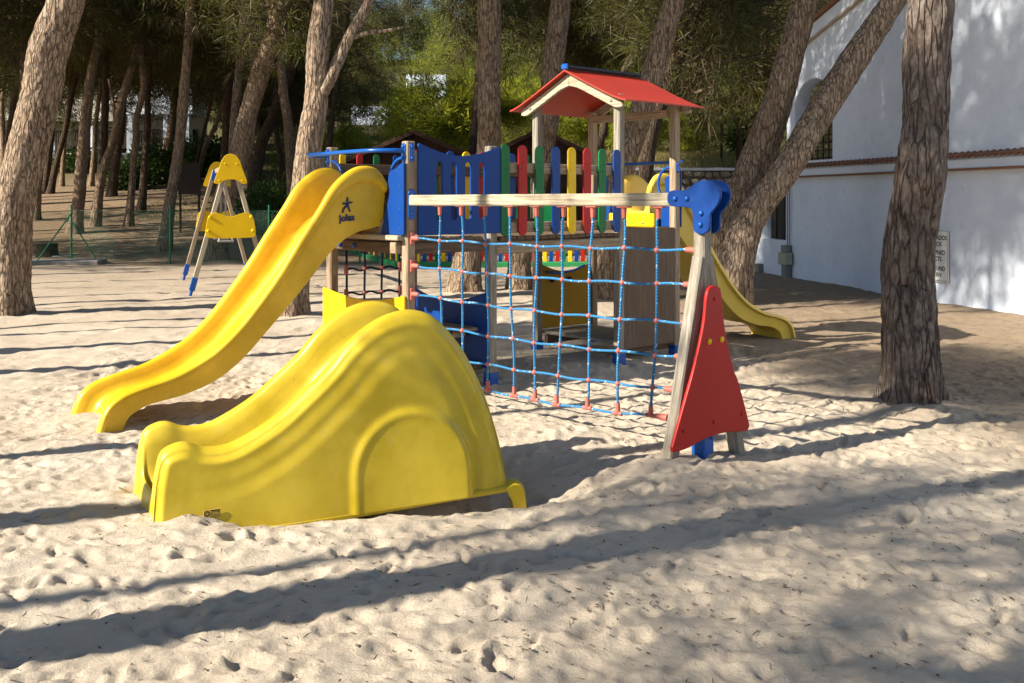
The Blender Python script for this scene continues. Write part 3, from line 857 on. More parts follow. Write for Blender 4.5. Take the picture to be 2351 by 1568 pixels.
for k in range(6):
    pts = []
    for d in np.linspace(0.07, re_[k], 60):
        wv = 0.006 * math.sin(d / 0.28 * math.pi + k * 2.2)
        pts.append(npnt(d, hz(k, d) + wv, 0.0))
    r = tube('net_rope', pts, 0.0092, 'blue rope', play, 7)
    for i in range(9):
        z = hz(k, dv(i, hz(k, dt[i])))
        d = dv(i, z)
        c = npnt(d, z + 0.006 * math.sin(d / 0.28 * math.pi + k * 2.2))
        if k < 5: ball('net_knot', c, 0.0215, 'salmon plastic', r, 0.95, 10)
        else:
            cyl('net_tee', c - BDl * 0.038, c + BDl * 0.038, 0.016, 0.016, 'salmon plastic', r, 10)
            cyl('net_tee_stem', c, c + Vector((0, 0, 0.075)), 0.019, 0.015, 'salmon plastic', r, 10)
    a = npnt(0.052, hz(k, 0.07))
    box('rope_anchor', a, (0.02, 0.05, 0.11), 'salmon plastic', r, 0.006, math.atan2(BDl.y, BDl.x))
    cyl('rope_ferrule', a, a + BDl * 0.085, 0.026, 0.018, 'salmon plastic', r, 10)
    e = npnt(re_[k], hz(k, re_[k]))
    cyl('rope_ferrule', e - BDl * 0.07, e + BDl * 0.03, 0.018, 0.026, 'salmon plastic', r, 10)
for i in range(9):
    pts = []
    for z in np.linspace(1.66, hz(5, db[i]), 40):
        pts.append(npnt(dv(i, z) if z < 1.62 else dt[i], z, 0.004 * math.sin(z * 9 + i)))
    r = tube('net_rope', pts, 0.0100, 'blue rope', play, 7)
    c = npnt(dt[i], 1.69)
    box('rope_plate', c, (0.10, 0.06, 0.012), 'salmon plastic', r, 0.004, math.atan2(BDl.y, BDl.x))
    cyl('rope_ferrule', c, c - Vector((0, 0, 0.080)), 0.020, 0.016, 'salmon plastic', r, 10)
# trestle: upright, two splayed legs, red board, blue clover plates
UL = Vector((1, 0, 0))                                 # the bridge direction in the structure's own frame
def tr(a, b, z): return wl(PS) + UL * a + Vector((0, -1, 0)) * b + Vector((0, 0, z))
up = beam('trestle_post', tr(0, 0, 0.16), tr(0, 0, 1.80), 0.092, 0.092, 'wood grey', play, (1, 0, 0), 0.010)
box('post_boot', (0, 0, -0.06), (0.11, 0.11, 0.26), 'blue metal', up, 0.008)
for q in (-1, 1): ball('bolt', (0.02, -0.056 * 1, 0.0 + 0.02 * q), 0.014, 'blue metal', up, 1, 8)
Lf, Rf = wl(G(1531, 1066)), wl(G(1697, 1034))
for f_, sx in ((Lf, -1), (Rf, 1)):
    top = tr(0.02 * sx, 0.0, 1.36)
    foot = Vector((f_.x, f_.y, -0.10))
    beam('trestle_leg', foot, top, 0.088, 0.088, 'wood grey', play, (0, 1, 0), 0.010)
def plane_pts(px, origin, ex):
    """picture points onto a vertical plane through origin along ex (world) -> (distance, height)"""
    out = []
    for x, y in px:
        k = (x - CX) / FPX
        t = (k * origin.y - origin.x) / (ex.x - k * ex.y)
        Z = origin.y + t * ex.y
        out.append((t, CAMH - (y - HY) * Z / FPX))
    return out
rp = [(1180, 378), (1150, 395), (1132, 450), (1115, 620), (1060, 880), (985, 1150), (925, 1370), (918, 1400), (930, 1425), (1020, 1395), (1120, 1340),
      (1250, 1300), (1370, 1292), (1393, 1275), (1395, 1230), (1330, 980), (1300, 900), (1245, 650), (1224, 430), (1208, 390)]
red_o = PS - V2 * 0.095
rp2 = plane_pts([((2100 + x * .6377) / 1.7423, (900 + y * .6377) / 1.7423) for x, y in rp], red_o, U2)
Mred = frame(wl(red_o), (1, 0, 0), (0, 0, 1))
rb = panel('red_board', [closed_spline(rp2, 70)], 0.024, 'red board', play, Mred)
for (x, y), mt_ in (((1148, 730), 'yellow board'), ((1225, 716), 'yellow board'), ((1180, 463), 'red board'), ((1352, 1183), 'red board'), ((1177, 1235), 'red board'), ((987, 1291), 'red board')):
    p = plane_pts([((2100 + x * .6377) / 1.7423, (900 + y * .6377) / 1.7423)], red_o, U2)[0]
    ball('bolt', (p[0], p[1], 0.013), 0.022 if mt_[0] == 'y' else 0.014, mt_, rb, 0.5, 10)
cl = [(1415, 1160), (1425, 1118), (1462, 1100), (1545, 1098), (1600, 1072), (1625, 1048), (1672, 1024), (1730, 1020), (1790, 1040), (1822, 1085), (1832, 1140), (1815, 1200), (1782, 1248),
      (1752, 1290), (1748, 1380), (1735, 1420), (1690, 1443), (1645, 1435), (1618, 1400), (1614, 1290), (1600, 1248), (1560, 1232), (1460, 1226), (1422, 1200)]
nb = Vector((-BD.y, BD.x, 0))
if nb.y > 0: nb = -nb                                   # side of the bar that faces the camera
for off in (0.062, -0.062):
    oc = PS + nb * 0.062
    c2 = plane_pts([((1950 + x * .5102) / 1.7423, (200 + y * .5102) / 1.7423) for x, y in cl], oc, BD)
    ou = closed_spline(c2, 90)
    bl = (wl(PS + BD) - wl(PS)).normalized()
    Mc = frame(wl(PS + nb * off), bl, (0, 0, 1))
    pl = panel('clover_plate', [ou], 0.022, 'blue board', play, Mc)
    zs = 1 if Mc.to_3x3().col[2].dot((wl(PS + nb) - wl(PS))) > 0 else -1
    if off > 0:
        for x, y in ((1478, 1165), (1570, 1165), (1682, 1280), (1676, 1370)):
            p = plane_pts([((1950 + x * .5102) / 1.7423, (200 + y * .5102) / 1.7423)], oc, BD)[0]
            ball('bolt', (p[0], p[1], 0.013 * zs), 0.020, 'blue metal', pl, 0.7, 10)

# ------------------------------------------------------------------ toddler slide
ta, tb_ = G(365, 1190), G(1195, 1170)
tod = empty('toddler_slide', (ta.x, ta.y, 0), RAD(22))
tag(tod, 'low lemon-yellow moulded toddler slide with an arched side, nearest on the sand', 'slide')
TW = 0.66
def build_toddler():
    rim = [(-.037, -.10), (-.032, .0), (-.022, .13), (-.010, .23), (.016, .325), (.078, .364), (.147, .370), (.239, .335), (.356, .336), (.475, .381), (.645, .482), (.793, .605),
           (.945, .745), (1.049, .866), (1.18, .974), (1.313, 1.034), (1.447, 1.049), (1.586, 1.000), (1.726, .855), (1.842, .658), (1.929, .434), (1.989, .210), (2.016, .05), (2.022, .0)]
    R_ = spline(rim, 170)
    R_[:, 0] = np.maximum.accumulate(R_[:, 0])
    zb = np.interp(R_[:, 0], [-.04, .30, .6, 1.1, 2.02], [-.12, -.075, -.085, -.07, -.025])
    top = np.maximum(R_[:, 1], zb + 0.01)
    d = R_[:, 0]
    nj = 64
    dep = np.interp(d, [-.037, -.02, .02, .15, .4, .7, 1.0, 1.3, 1.5, 1.75, 2.022], [.02, .10, .28, .32, .28, .25, .23, .20, .20, .22, .03])
    bed = np.maximum(top - dep, zb + 0.005)
    # distance from the rim for the moulded steps
    def dist(x, z):
        out = np.full(x.shape, 9.0)
        for k in range(len(R_)):
            out = np.minimum(out, (x - R_[k, 0]) ** 2 + (z - R_[k, 1]) ** 2)
        return np.sqrt(out)
    q = np.linspace(0, 1, nj)[None, :]
    Xw = np.repeat(d[:, None], nj, 1)
    Zw = zb[:, None] + (top - zb)[:, None] * q
    D_ = dist(Xw, Zw)
    endf = sstep(0.0, 0.75, Xw)
    o = 0.012 + 0.010 * sstep(0.07, 0.15, D_) * endf + 0.011 * sstep(0.17, 0.26, D_) * endf + 0.03 * sstep(0.0, 0.05, D_) + 0.05 * (1 - (Zw - zb[:, None]) / 1.1).clip(0, 1) ** 2
    # arch pressed out of the side
    ax = (Xw - 1.42) / 0.365
    az = (Zw - 0.09) / 0.50
    ar = np.where(Zw > 0.13, np.sqrt(ax ** 2 + (np.maximum(Zw - 0.13, 0) / 0.372) ** 2), np.abs(ax))
    inside = 1 - sstep(0.90, 1.03, ar)
    ridge = np.exp(-((ar - 0.97) / 0.06) ** 2) * (1 - sstep(0.0, 0.7, ax))
    o = o + inside * (0.010 + 0.030 * np.clip((ax + 1) / 2, 0, 1) ** 2) + 0.009 * ridge
    hollow = sstep(1.0, 1.04, ar) * (1 - sstep(1.08, 1.22, ar)) * sstep(0.3, 0.75, ax) * (1 - sstep(0.15, 0.42, Zw))
    o = o - 0.018 * hollow
    global STICK_Y
    kk = int(np.argmin(np.abs(d - 0.27))); jj = int(np.argmin(np.abs(Zw[kk] - 0.012)))
    STICK_Y = -float(np.max(o[kk - 3:kk + 4, max(jj - 3, 0):jj + 4])) - 0.003
    cols = []
    for j in range(nj): cols.append((Xw[:, j], -o[:, j], Zw[:, j]))
    half = [(.012, .020), (.040, .030), (.065, .022), (.088, .0), ]
    for t, h in half: cols.append((d, np.full_like(d, t), top + h * np.minimum(1, dep / .15)))
    for t, g in ((.105, .30), (.120, .60), (.138, .85), (.165, .965), (.21, 1.0)):
        cols.append((d, np.full_like(d, t), top + (bed - top) * g))
    cols.append((d, np.full_like(d, TW / 2), bed - 0.004))
    far = [(a, TW - b, c) for a, b, c in cols[::-1][1:]]
    # plain far wall
    C = cols + far
    n = len(C)
    m = len(d)
    V = np.zeros((m, n, 3))
    for j, (a, b, c) in enumerate(C): V[:, j, 0], V[:, j, 1], V[:, j, 2] = a - 0.12 * np.clip(b, 0, TW), b, c
    i = np.arange(m * n).reshape(m, n)
    F = np.stack([i[:-1, :-1].ravel(), i[:-1, 1:].ravel(), i[1:, 1:].ravel(), i[1:, :-1].ravel()], 1)[:, ::-1]
    me = npmesh('body', V.reshape(-1, 3), F, 'lemon plastic', True)
    ob = link('body', me, tod)
    # bottom ledge with its foot
    for sgn, t0 in ((-1, 0.0), (1, TW)):
        Vf, Ff = [], []
        xs_ = np.linspace(0.30, 2.05, 40)
        for x in xs_:
            z = np.interp(x, [-.04, .30, .6, 1.1, 2.02], [-.08, -.072, -.08, -.065, -.02])
            y0, y1 = t0 + sgn * 0.045, t0 + sgn * 0.115
            sec = [(y0, z + .012), (y1 - sgn * .012, z + .008), (y1, z - .004), (y1, z - .022), (y1 - sgn * .012, z - .028), (y0, z - .028)]
            Vf += [(x, a, b) for a, b in sec]
        for k in range(len(xs_) - 1):
            for j in range(6):
                f = (k * 6 + j, k * 6 + (j + 1) % 6, (k + 1) * 6 + (j + 1) % 6, (k + 1) * 6 + j)
                Ff.append(f)
        Ff += [tuple(range(6)), tuple(range(39 * 6, 40 * 6))]
        me = pymesh('base_ledge', Vf, Ff, 'lemon plastic', True, 40)
        bm = bmesh.new(); bm.from_mesh(me); bmesh.ops.recalc_face_normals(bm, faces=bm.faces[:]); bm.to_mesh(me); bm.free()
        link('base_ledge', me, tod)
        # foot
        V2_, F2 = [], []
        prof = [(2.01, -.01, 0), (2.06, .01, 0), (2.11, -.005, 0), (2.13, -.05, 0), (2.155, -.26, 0), (2.08, -.26, 0), (2.05, -.09, 0), (2.025, -.05, 0)]
        for yy in (t0 + sgn * .02, t0 + sgn * .10, t0 + sgn * .12):
            sh = 0.0 if yy != t0 + sgn * .12 else 0.012
            for x, z, _ in prof: V2_.append((x + (-sh if x > 1.95 else sh * .3), yy, z - (sh if z > -.1 else 0)))
        for k in range(2):
            for j in range(8): F2.append((k * 8 + j, k * 8 + (j + 1) % 8, (k + 1) * 8 + (j + 1) % 8, (k + 1) * 8 + j))
        F2 += [tuple(range(8)), tuple(range(16, 24))]
        me = pymesh('foot', V2_, F2, 'lemon plastic', True, 40)
        bm = bmesh.new(); bm.from_mesh(me); bmesh.ops.recalc_face_normals(bm, faces=bm.faces[:]); bm.to_mesh(me); bm.free()
        link('foot', me, tod)
build_toddler()
# approval sticker on the side
st = box('sticker', (0.27, STICK_Y, 0.022), (0.090, 0.004, 0.048), 'sticker yellow', tod, 0.001)
SF = lambda x, z: frame((x, -0.0026, z), (1, 0, 0), (0, 0, 1))
panel('sticker_seal', [circle(0, 0, 0.016, 8), circle(0, 0, 0.010, 8)[::-1]], 0.0016, 'black print', st, SF(-0.026, 0.002), 0.0003)
panel('sticker_bar', [[(0, 0), (0.048, 0), (0.048, 0.006), (0, 0.006)]], 0.0016, 'black print', st, SF(-0.006, 0.015), 0.0003)
panel('sticker_frame', [[(0, 0), (0.046, 0), (0.046, 0.018), (0, 0.018)], [(0.002, 0.002), (0.002, 0.016), (0.044, 0.016), (0.044, 0.002)]], 0.0016, 'black print', st, SF(-0.005, -0.007), 0.0003)
text('sticker_text', 'EN 1176-1 1998', 0.0075, 'black print', st, SF(0.018, -0.019), 0.0002, th=0.0008)

# ------------------------------------------------------------------ swing set
SWX, SWY = -5.10, 18.15
swa = math.atan2(0.338, 0.941)                         # its own x runs across the A-frame, y along the beam
swing = empty('swing_set', (SWX, SWY, 0), swa)
tag(swing, 'wooden A-frame swing set with yellow boards standing on the sand left of the tall slide', 'swing set')
SL = 3.95
for y, outer in ((0.0, -1), (SL, 1)):
    for sx in (-1, 1):
        lg = beam('leg', (sx * 0.645, y, 0.20), (sx * 0.055, y, 2.38), 0.09, 0.085, 'wood pale' if outer < 0 else 'wood', swing, (0, 1, 0), 0.01)
        box('leg_boot', (0, 0, 0.02), (0.105, 0.10, 0.24), 'blue metal', lg, 0.006)
        cyl('leg_pin', (0, 0, -0.10), (0, 0, -0.30), 0.028, 0.028, 'blue metal', lg, 10)
    ap = [(-0.285, 2.06), (-0.26, 2.02), (-0.20, 2.02), (-0.10, 2.085), (0.0, 2.10), (0.10, 2.085), (0.20, 2.02), (0.26, 2.02), (0.285, 2.06), (0.21, 2.28), (0.155, 2.44), (0.09, 2.53), (0, 2.56), (-0.09, 2.53), (-0.155, 2.44), (-0.21, 2.28)]
    a_ = panel('apex_board', [closed_spline(ap, 70)], 0.022, 'yellow board', swing, FRONT(0, y + outer * 0.062))
    for x, z in ((-.2, 2.08), (.2, 2.08), (-.1, 2.38), (.1, 2.38)): ball('bolt', (x, z, 0.011 * -outer), 0.016, 'yellow board', a_, 0.6, 8)
    mp_ = [(-0.44, 1.12), (-0.40, 1.055), (-0.25, 1.04), (0.0, 1.035), (0.25, 1.04), (0.40, 1.055), (0.44, 1.12), (0.42, 1.28), (0.385, 1.43), (0.28, 1.50), (0.16, 1.47), (0.0, 1.425), (-0.16, 1.47), (-0.28, 1.50), (-0.385, 1.43), (-0.42, 1.28)]
    m_ = panel('saddle_board', [closed_spline(mp_, 80)], 0.022, 'yellow board', swing, FRONT(0, y + outer * 0.062))
    for x, z in ((-.36, 1.42), (.36, 1.42), (-.39, 1.17), (.39, 1.17)): ball('bolt', (x, z, 0.011 * -outer), 0.032, 'yellow board', m_, 0.7, 8)
    panel('apex_bracket', [fillet([(-.13, 2.14), (-.05, 2.14), (-.02, 2.36), (-.10, 2.36)], 0.03)], 0.012, 'blue metal', swing, FRONT(0, y - outer * 0.055))
beam('top_beam', (0, -0.02, 2.35), (0, SL + 0.02, 2.35), 0.10, 0.10, 'wood', swing, (1, 0, 0), 0.012)
Ms = Matrix.Translation((SWX, SWY, 0)) @ Matrix.Rotation(swa, 4, 'Z')
for yk, lab in ((1.25, 'cradle swing seat on chains under the wooden frame, nearer of the two'), (2.7, 'cradle swing seat on chains under the wooden frame, farther of the two')):
    loc = Ms @ Vector((0.0, yk, 0.0))
    sw = empty('cradle_swing', (loc.x, loc.y, 0.0), swa)
    tag(sw, lab, 'swing seat', 'cradle swings')
    box('seat', (0, 0, 0.93), (0.30, 0.34, 0.035), 'grey metal', sw, 0.012)
    for sx in (-1, 1):
        for sy in (-1, 0, 1):
            cyl('upright', (sx * 0.12, sy * 0.13, 0.94), (sx * 0.12, sy * 0.13, 1.10), 0.014, 0.014, 'wood', sw, 8)
        cyl('side_rod', (sx * 0.12, -0.16, 1.10), (sx * 0.12, 0.16, 1.10), 0.012, 0.012, 'grey metal', sw, 8)
    for sy in (-1, 1):
        pts = [(0, sy * 0.13, 1.10), (0, sy * 0.05, 2.30)]
        Vc, Fc = [], []
        nl = 34
        for k in range(nl):
            z = 1.10 + 1.20 * k / nl
            y = sy * (0.13 - 0.08 * k / nl)
            e = (0.013, 0.004) if k % 2 else (0.004, 0.013)
            b0 = len(Vc)
            for dz in (0, 0.042):
                for ax_, ay_ in ((-1, -1), (1, -1), (1, 1), (-1, 1)): Vc.append((ax_ * e[0], y + ay_ * e[1], z + dz))
            Fc += [(b0, b0 + 1, b0 + 5, b0 + 4), (b0 + 1, b0 + 2, b0 + 6, b0 + 5), (b0 + 2, b0 + 3, b0 + 7, b0 + 6), (b0 + 3, b0, b0 + 4, b0 + 7)]
        link('chain', pymesh('chain', Vc, Fc, 'grey metal'), sw)

# ------------------------------------------------------------------ chain-link fence, slabs, stump, board
fence = empty('chain_link_fence', (G(395, 604).x, G(395, 604).y, 0))
tag(fence, 'low green chain-link fence between the sand and the pine wood', 'fence')
f0 = fence.location.copy()
fpts = [Vector((-12.2, 25.25, 0)), Vector((-12.05, 26.9, 0)), Vector((-9.2, 26.95, 0)), Vector((-6.55, 27.0, 0)), Vector((-4.12, 27.1, 0)), Vector((-2.95, 26.2, 0))]
fpts[0] = G(66, 616); fpts[1] = P(164, 600, 27.6); fpts[1].z = 0
for k, p in enumerate(fpts):
    cyl('fence_post', p - f0 + Vector((0, 0, -0.1)), p - f0 + Vector((0, 0, 1.58)), 0.028, 0.028, 'green metal', fence, 8)
cr = fpts[1]
cyl('fence_brace', cr - f0 + Vector((0, 0, 1.35)), cr - f0 + Vector((-0.55, -1.0, 0)), 0.020, 0.020, 'green metal', fence, 8)
cyl('fence_brace', cr - f0 + Vector((0, 0, 1.15)), cr - f0 + Vector((0.78, -0.1, 0)), 0.020, 0.020, 'green metal', fence, 8)
Vw, Fw = [], []
def wire(a, b, r=0.0024):
    d = (b - a).normalized()
    n1 = d.cross(Vector((0.3, 0.9, 0.2))).normalized() * r
    n2 = d.cross(n1).normalized() * r
    b0 = len(Vw)
    for p in (a, b):
        Vw.extend([p + n1, p - n1 * .5 + n2 * .87, p - n1 * .5 - n2 * .87])
    for j in range(3): Fw.append((b0 + j, b0 + (j + 1) % 3, b0 + 3 + (j + 1) % 3, b0 + 3 + j))
for a, b in zip(fpts, fpts[1:]):
    e = b - a; ln = e.length; e = e / ln
    h0, h1, st_ = 0.02, 1.42, 0.085
    off = Vector((e.y, -e.x, 0)) * 0.006
    n = int((ln + h1) / st_)
    for k in range(n):
        for sg in (1, -1):
            x0 = k * st_ - (h1 - h0) if sg > 0 else k * st_
            q0, q1 = x0, x0 + (h1 - h0) * sg
            z0, z1 = h0, h1
            if q0 < 0: z0 = h0 + (0 - q0); q0 = 0
            if sg > 0 and q1 > ln: z1 = h1 - (q1 - ln); q1 = ln
            if sg < 0 and q0 > ln: z0 = h0 + (q0 - ln); q0 = ln
            if sg < 0 and q1 < 0: z1 = h1 + q1; q1 = 0
            if z1 - z0 < 0.05: continue
            wire(a - f0 + e * q0 + Vector((0, 0, z0)) + off * sg, a - f0 + e * q1 + Vector((0, 0, z1)) + off * sg)
    for z in (0.05, 0.72, 1.42): wire(a - f0 + Vector((0, 0, z)), b - f0 + Vector((0, 0, z)), 0.003)
wm = link('wire_mesh', pymesh('wire_mesh', Vw, Fw, 'green metal'), fence); wm['kind'] = 'stuff'
s_ = box('concrete_slab', G(150, 606) + Vector((0, 0, 0.03)), (1.9, 1.0, 0.16), 'concrete', None, 0.02, 0.15)
tag(s_, 'grey concrete slab at the foot of the braced fence post', 'slab')
s_ = box('concrete_slab', G(105, 592) + Vector((-.1, 0.8, 0.03)), (1.7, 2.4, 0.10), 'concrete', None, 0.02, 0.1)
tag(s_, 'bluish grey slab lying behind the fence by the tree stump', 'slab')
def stump():
    p = P(105, 572, 29.5)
    t = empty('tree_stump', (p.x, p.y, 0))
    tag(t, 'short sawn tree stump behind the green fence', 'stump')
    n = 26
    V, F = [], []
    for k, z in enumerate((-0.05, 0.05, 0.15, 0.3, 0.44)):
        for j in range(n):
            a = j * 2 * math.pi / n
            r = 0.33 * (1.18 - 0.16 * min(1, z / 0.15)) + 0.02 * math.sin(a * 7 + z * 4) + 0.012 * math.sin(a * 15)
            V.append((r * math.cos(a), r * math.sin(a), z))
    for k in range(4):
        for j in range(n): F.append((k * n + j, k * n + (j + 1) % n, (k + 1) * n + (j + 1) % n, (k + 1) * n + j))
    link('bark', pymesh('bark', V, F, 'bark dark', True), t)
    top = [(v[0] * 0.97, v[1] * 0.97, 0.445) for v in V[-n:]]
    link('cut_face', pymesh('cut_face', top, [tuple(range(n))], 'wood'), t)
stump()
bp_ = P(435, 482, 36.0); bpz = gh(bp_.x, 36)
nb_ = empty('notice_board', (bp_.x, 36.0, bpz), 0.05)
tag(nb_, 'dark brown notice board on two legs among the pines behind the fence', 'sign')
tz = P(435, 374, 36).z - bpz; lz = P(435, 446, 36).z - bpz
box('board', (0, 0, (tz + lz) / 2), (0.80, 0.05, tz - lz), 'dark brown board', nb_, 0.01)
for sx in (-1, 1): box('leg', (sx * 0.33, 0.03, lz / 2 - 0.1), (0.07, 0.07, lz + 0.3), 'dark brown board', nb_, 0.01)

# ------------------------------------------------------------------ coloured picket fence and huts behind the tower
pk = empty('picket_fence', (G(922, 612).x, G(922, 612).y, 0))
tag(pk, 'low rainbow picket fence on a green kerb behind the tower', 'fence')
p0 = pk.location.copy()
pa, pb_, pc = Vector((0, 0, 0)), Vector((7.7, 0.0, 0)), Vector((-3.2, 8.5, 0))
bc = ['red', 'green', 'yellow', 'blue']
pmesh = {}
for c in bc:
    tmp = panel('tmp', [capsule(-0.05, 0.05, 0.10, 0.80)], 0.022, c + ' board', None, Matrix())
    pmesh[c] = tmp.data
    bpy.data.objects.remove(tmp)
for a, b, nn in ((pa, pb_, 47), (pa, pc, 50)):
    e = (b - a); ln = e.length; e = e / ln
    nrm = Vector((e.y, -e.x, 0))
    if nrm.y > 0: nrm = -nrm
    for k in range(nn):
        d = 0.10 + k * 0.163
        M = frame(a + e * d + nrm * 0.03, (e.x, e.y, 0) if e.x > 0 else (-e.x, -e.y, 0), (0, 0, 1))
        link('picket', pmesh[bc[k % 4]], pk, M)
    for z in (0.24, 0.66):
        beam('fence_rail', a + Vector((0, 0, z)), b + Vector((0, 0, z)), 0.03, 0.05, 'white paint', pk, (e.y, -e.x, 0), 0.004)
    beam('kerb', a + Vector((0, 0, 0.05)) - e * .1 + nrm * .05, b + Vector((0, 0, 0.05)) + nrm * .05, 0.30, 0.16, 'green paint', pk, (e.y, -e.x, 0), 0.02)
def hut(cx_, Zh, wid, dep, peak, eave, lab):
    h = empty('wooden_hut', (cx_, Zh, gh(cx_, Zh)))
    tag(h, lab, 'hut')
    bz = -h.location.z
    peak += bz; eave += bz
    nb2 = int(wid / 0.16)
    for k in range(nb2):
        x = -wid / 2 + wid * (k + .5) / nb2
        zt = eave + (peak - eave) * (1 - abs(x) / (wid / 2 + 0.3)) - 0.06
        beam('wall_board', (x, 0, -0.1), (x, 0, zt), wid / nb2 - 0.006, 0.03, 'hut wood', h)
    V = [(-wid / 2, .03, -.1), (wid / 2, .03, -.1), (wid / 2, .03, eave - .05), (0, .03, peak - .08), (-wid / 2, .03, eave - .05)]
    V += [(a, .05, c) for a, b, c in V]
    link('gable_backing', pymesh('gable_backing', V, [(0, 1, 2, 3, 4), (9, 8, 7, 6, 5), (0, 5, 6, 1), (1, 6, 7, 2), (2, 7, 8, 3), (3, 8, 9, 4), (4, 9, 5, 0)], 'hut wood'), h)
    for x in (-wid / 2, wid / 2): box('side_wall', (x, dep / 2, eave / 2 - 0.1), (0.05, dep, eave), 'hut wood', h, 0.004)
    box('rear_wall', (0, dep, eave / 2 - 0.1), (wid, 0.05, eave), 'hut wood', h, 0.004)
    ov = 0.32
    for sg in (-1, 1):
        x1 = sg * (wid / 2 + ov); z1 = eave - 0.12
        V = [(0, -0.5, peak + 0.06), (x1, -0.5, z1 + .06), (x1, dep + .3, z1 + .06), (0, dep + .3, peak + .06)]
        V += [(a, b, c - 0.05) for a, b, c in V]
        r = link('roof_slope', pymesh('roof_slope', V, [(0, 1, 2, 3)[::sg], (7, 6, 5, 4)[::sg], (0, 4, 5, 1), (1, 5, 6, 2), (2, 6, 7, 3), (3, 7, 4, 0)], 'hut roof'), h)
        beam('barge_board', (0, -0.52, peak + 0.0), (x1, -0.52, z1), 0.03, 0.13, 'hut wood', h, (0, 1, 0), 0.004)
hx = P(950, 303, 31).x
hut(hx, 31.5, 4.1, 3.0, P(950, 303, 31).z, P(734, 368, 31).z, 'dark brown wooden hut with a low gabled roof behind the slide tower')
hx = P(1240, 296, 32).x
hut(hx, 32.5, 2.9, 3.0, P(1240, 298, 32).z, P(1340, 350, 32).z, 'dark wooden hut with a small gabled roof behind the bridge slats')
ph = empty('playhouse_panel', (P(1215, 480, 27.4).x, 29.4, 0))
tag(ph, 'green board with an oval opening standing behind the bridge slats', 'play panel')
panel('board', [fillet([(-0.7, 0.5), (0.95, 0.5), (0.95, 1.85), (-0.7, 1.85)], 0.1), [(0.18 + .12 * math.cos(a), 1.25 + .42 * math.sin(a)) for a in np.arange(20) * -math.pi / 10]], 0.03, 'green board', ph, FRONT(0, 0))
for x in (-0.65, 0.9): box('post', (x, 0.06, 0.9), (0.09, 0.09, 1.9), 'wood dark', ph)

# ------------------------------------------------------------------ white house on the right
W0 = Vector((7.64, 14.96, 0)); WDIR = Vector((-0.199, 0.98, 0)).normalized()
WN = Vector((-WDIR.y, WDIR.x, 0))                      # out of the wall, towards the playground
house = empty('white_house', (W0.x, W0.y, 0), math.atan2(WDIR.y, WDIR.x))
tag(house, 'white rendered house with a tile ledge and an arched terrace at the right edge', 'house')
# in the house's own frame x runs away along the wall, +y out of the wall is positive
def wall_d(px):                                         # distance along the wall seen at picture column px
    k = (px - CX) / FPX
    return (k * W0.y - W0.x) / (WDIR.x - k * WDIR.y)
def wall_z(px, y):
    d = wall_d(px); Z = W0.y + d * WDIR.y
    return CAMH - (y - HY) * Z / FPX
dE = wall_d(1806); d0, d1 = wall_d(1824), wall_d(1911)
zs_, zt_ = 2.56, 4.30
arch_r = (d0 - d1) / 2
top_at = lambda d: 5.06 + 0.245 * (wall_d(1840) - d)
hole = [(d1, zs_), (d1, zt_ - arch_r * 0.75)] + [((d0 + d1) / 2 - arch_r * math.cos(a), zt_ - arch_r * 0.75 + arch_r * 0.75 * math.sin(a)) for a in np.linspace(0.15, math.pi - 0.15, 10)] + [(d0, zt_ - arch_r * 0.75), (d0, zs_)]
FW = frame((0, -0.16, 0), (1, 0, 0), (0, 0, 1))
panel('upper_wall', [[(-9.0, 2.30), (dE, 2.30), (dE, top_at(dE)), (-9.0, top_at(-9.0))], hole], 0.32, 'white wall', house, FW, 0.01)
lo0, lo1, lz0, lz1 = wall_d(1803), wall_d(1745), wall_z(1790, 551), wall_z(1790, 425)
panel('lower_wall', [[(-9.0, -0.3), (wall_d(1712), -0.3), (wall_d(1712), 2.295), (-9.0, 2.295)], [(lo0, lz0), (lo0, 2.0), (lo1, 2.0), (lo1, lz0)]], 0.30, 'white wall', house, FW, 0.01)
box('window_recess', ((lo0 + lo1) / 2, -0.30, (lz0 + 2.0) / 2), (lo1 - lo0 + .2, 0.02, 2.0 - lz0 + .2), 'dark opening', house, 0)
for q in (0.33, 0.66): box('window_bar', (lo0 + (lo1 - lo0) * q, -0.2, (lz0 + 2.0) / 2), (0.06, 0.05, 2.0 - lz0), 'dark railing', house, 0.004)
# solid body behind the wall
box('body', (-2.4, -3.6, 2.4), (13.0, 6.5, 5.4), 'white wall', house, 0.02)
box('terrace_body', (dE / 2 + 2.6, -3.4, 1.0), (dE + 1.5, 6.0, 2.4), 'white wall', house, 0.02)
box('terrace_roof', (dE - 1.6, -2.0, 5.0), (3.4, 3.5, 0.12), 'white wall', house, 0.02)
box('terrace_dark_sheet', ((d0 + d1) / 2 + 0.35, -1.3, 3.5), (1.9, 0.05, 2.2), 'dark opening', house, 0.01)  # dark sheet added behind the arch to stand for a shaded interior
# corner pillar faces and balustrade lattice
for k in range(7):
    x = d1 + 0.10 + k * (d0 - d1 - 0.2) / 6
    beam('lattice_bar', (x, -0.24, zs_ - .05), (x, -0.24, zs_ + 0.78), 0.035, 0.025, 'dark railing', house, (1, 0, 0), 0.003)
for k in range(5):
    beam('lattice_rail', (d1 + .01, -0.265, zs_ + 0.06 + k * 0.16), (d0 - .01, -0.265, zs_ + 0.06 + k * 0.16), 0.025, 0.035, 'dark railing', house, (0, 1, 0), 0.003)
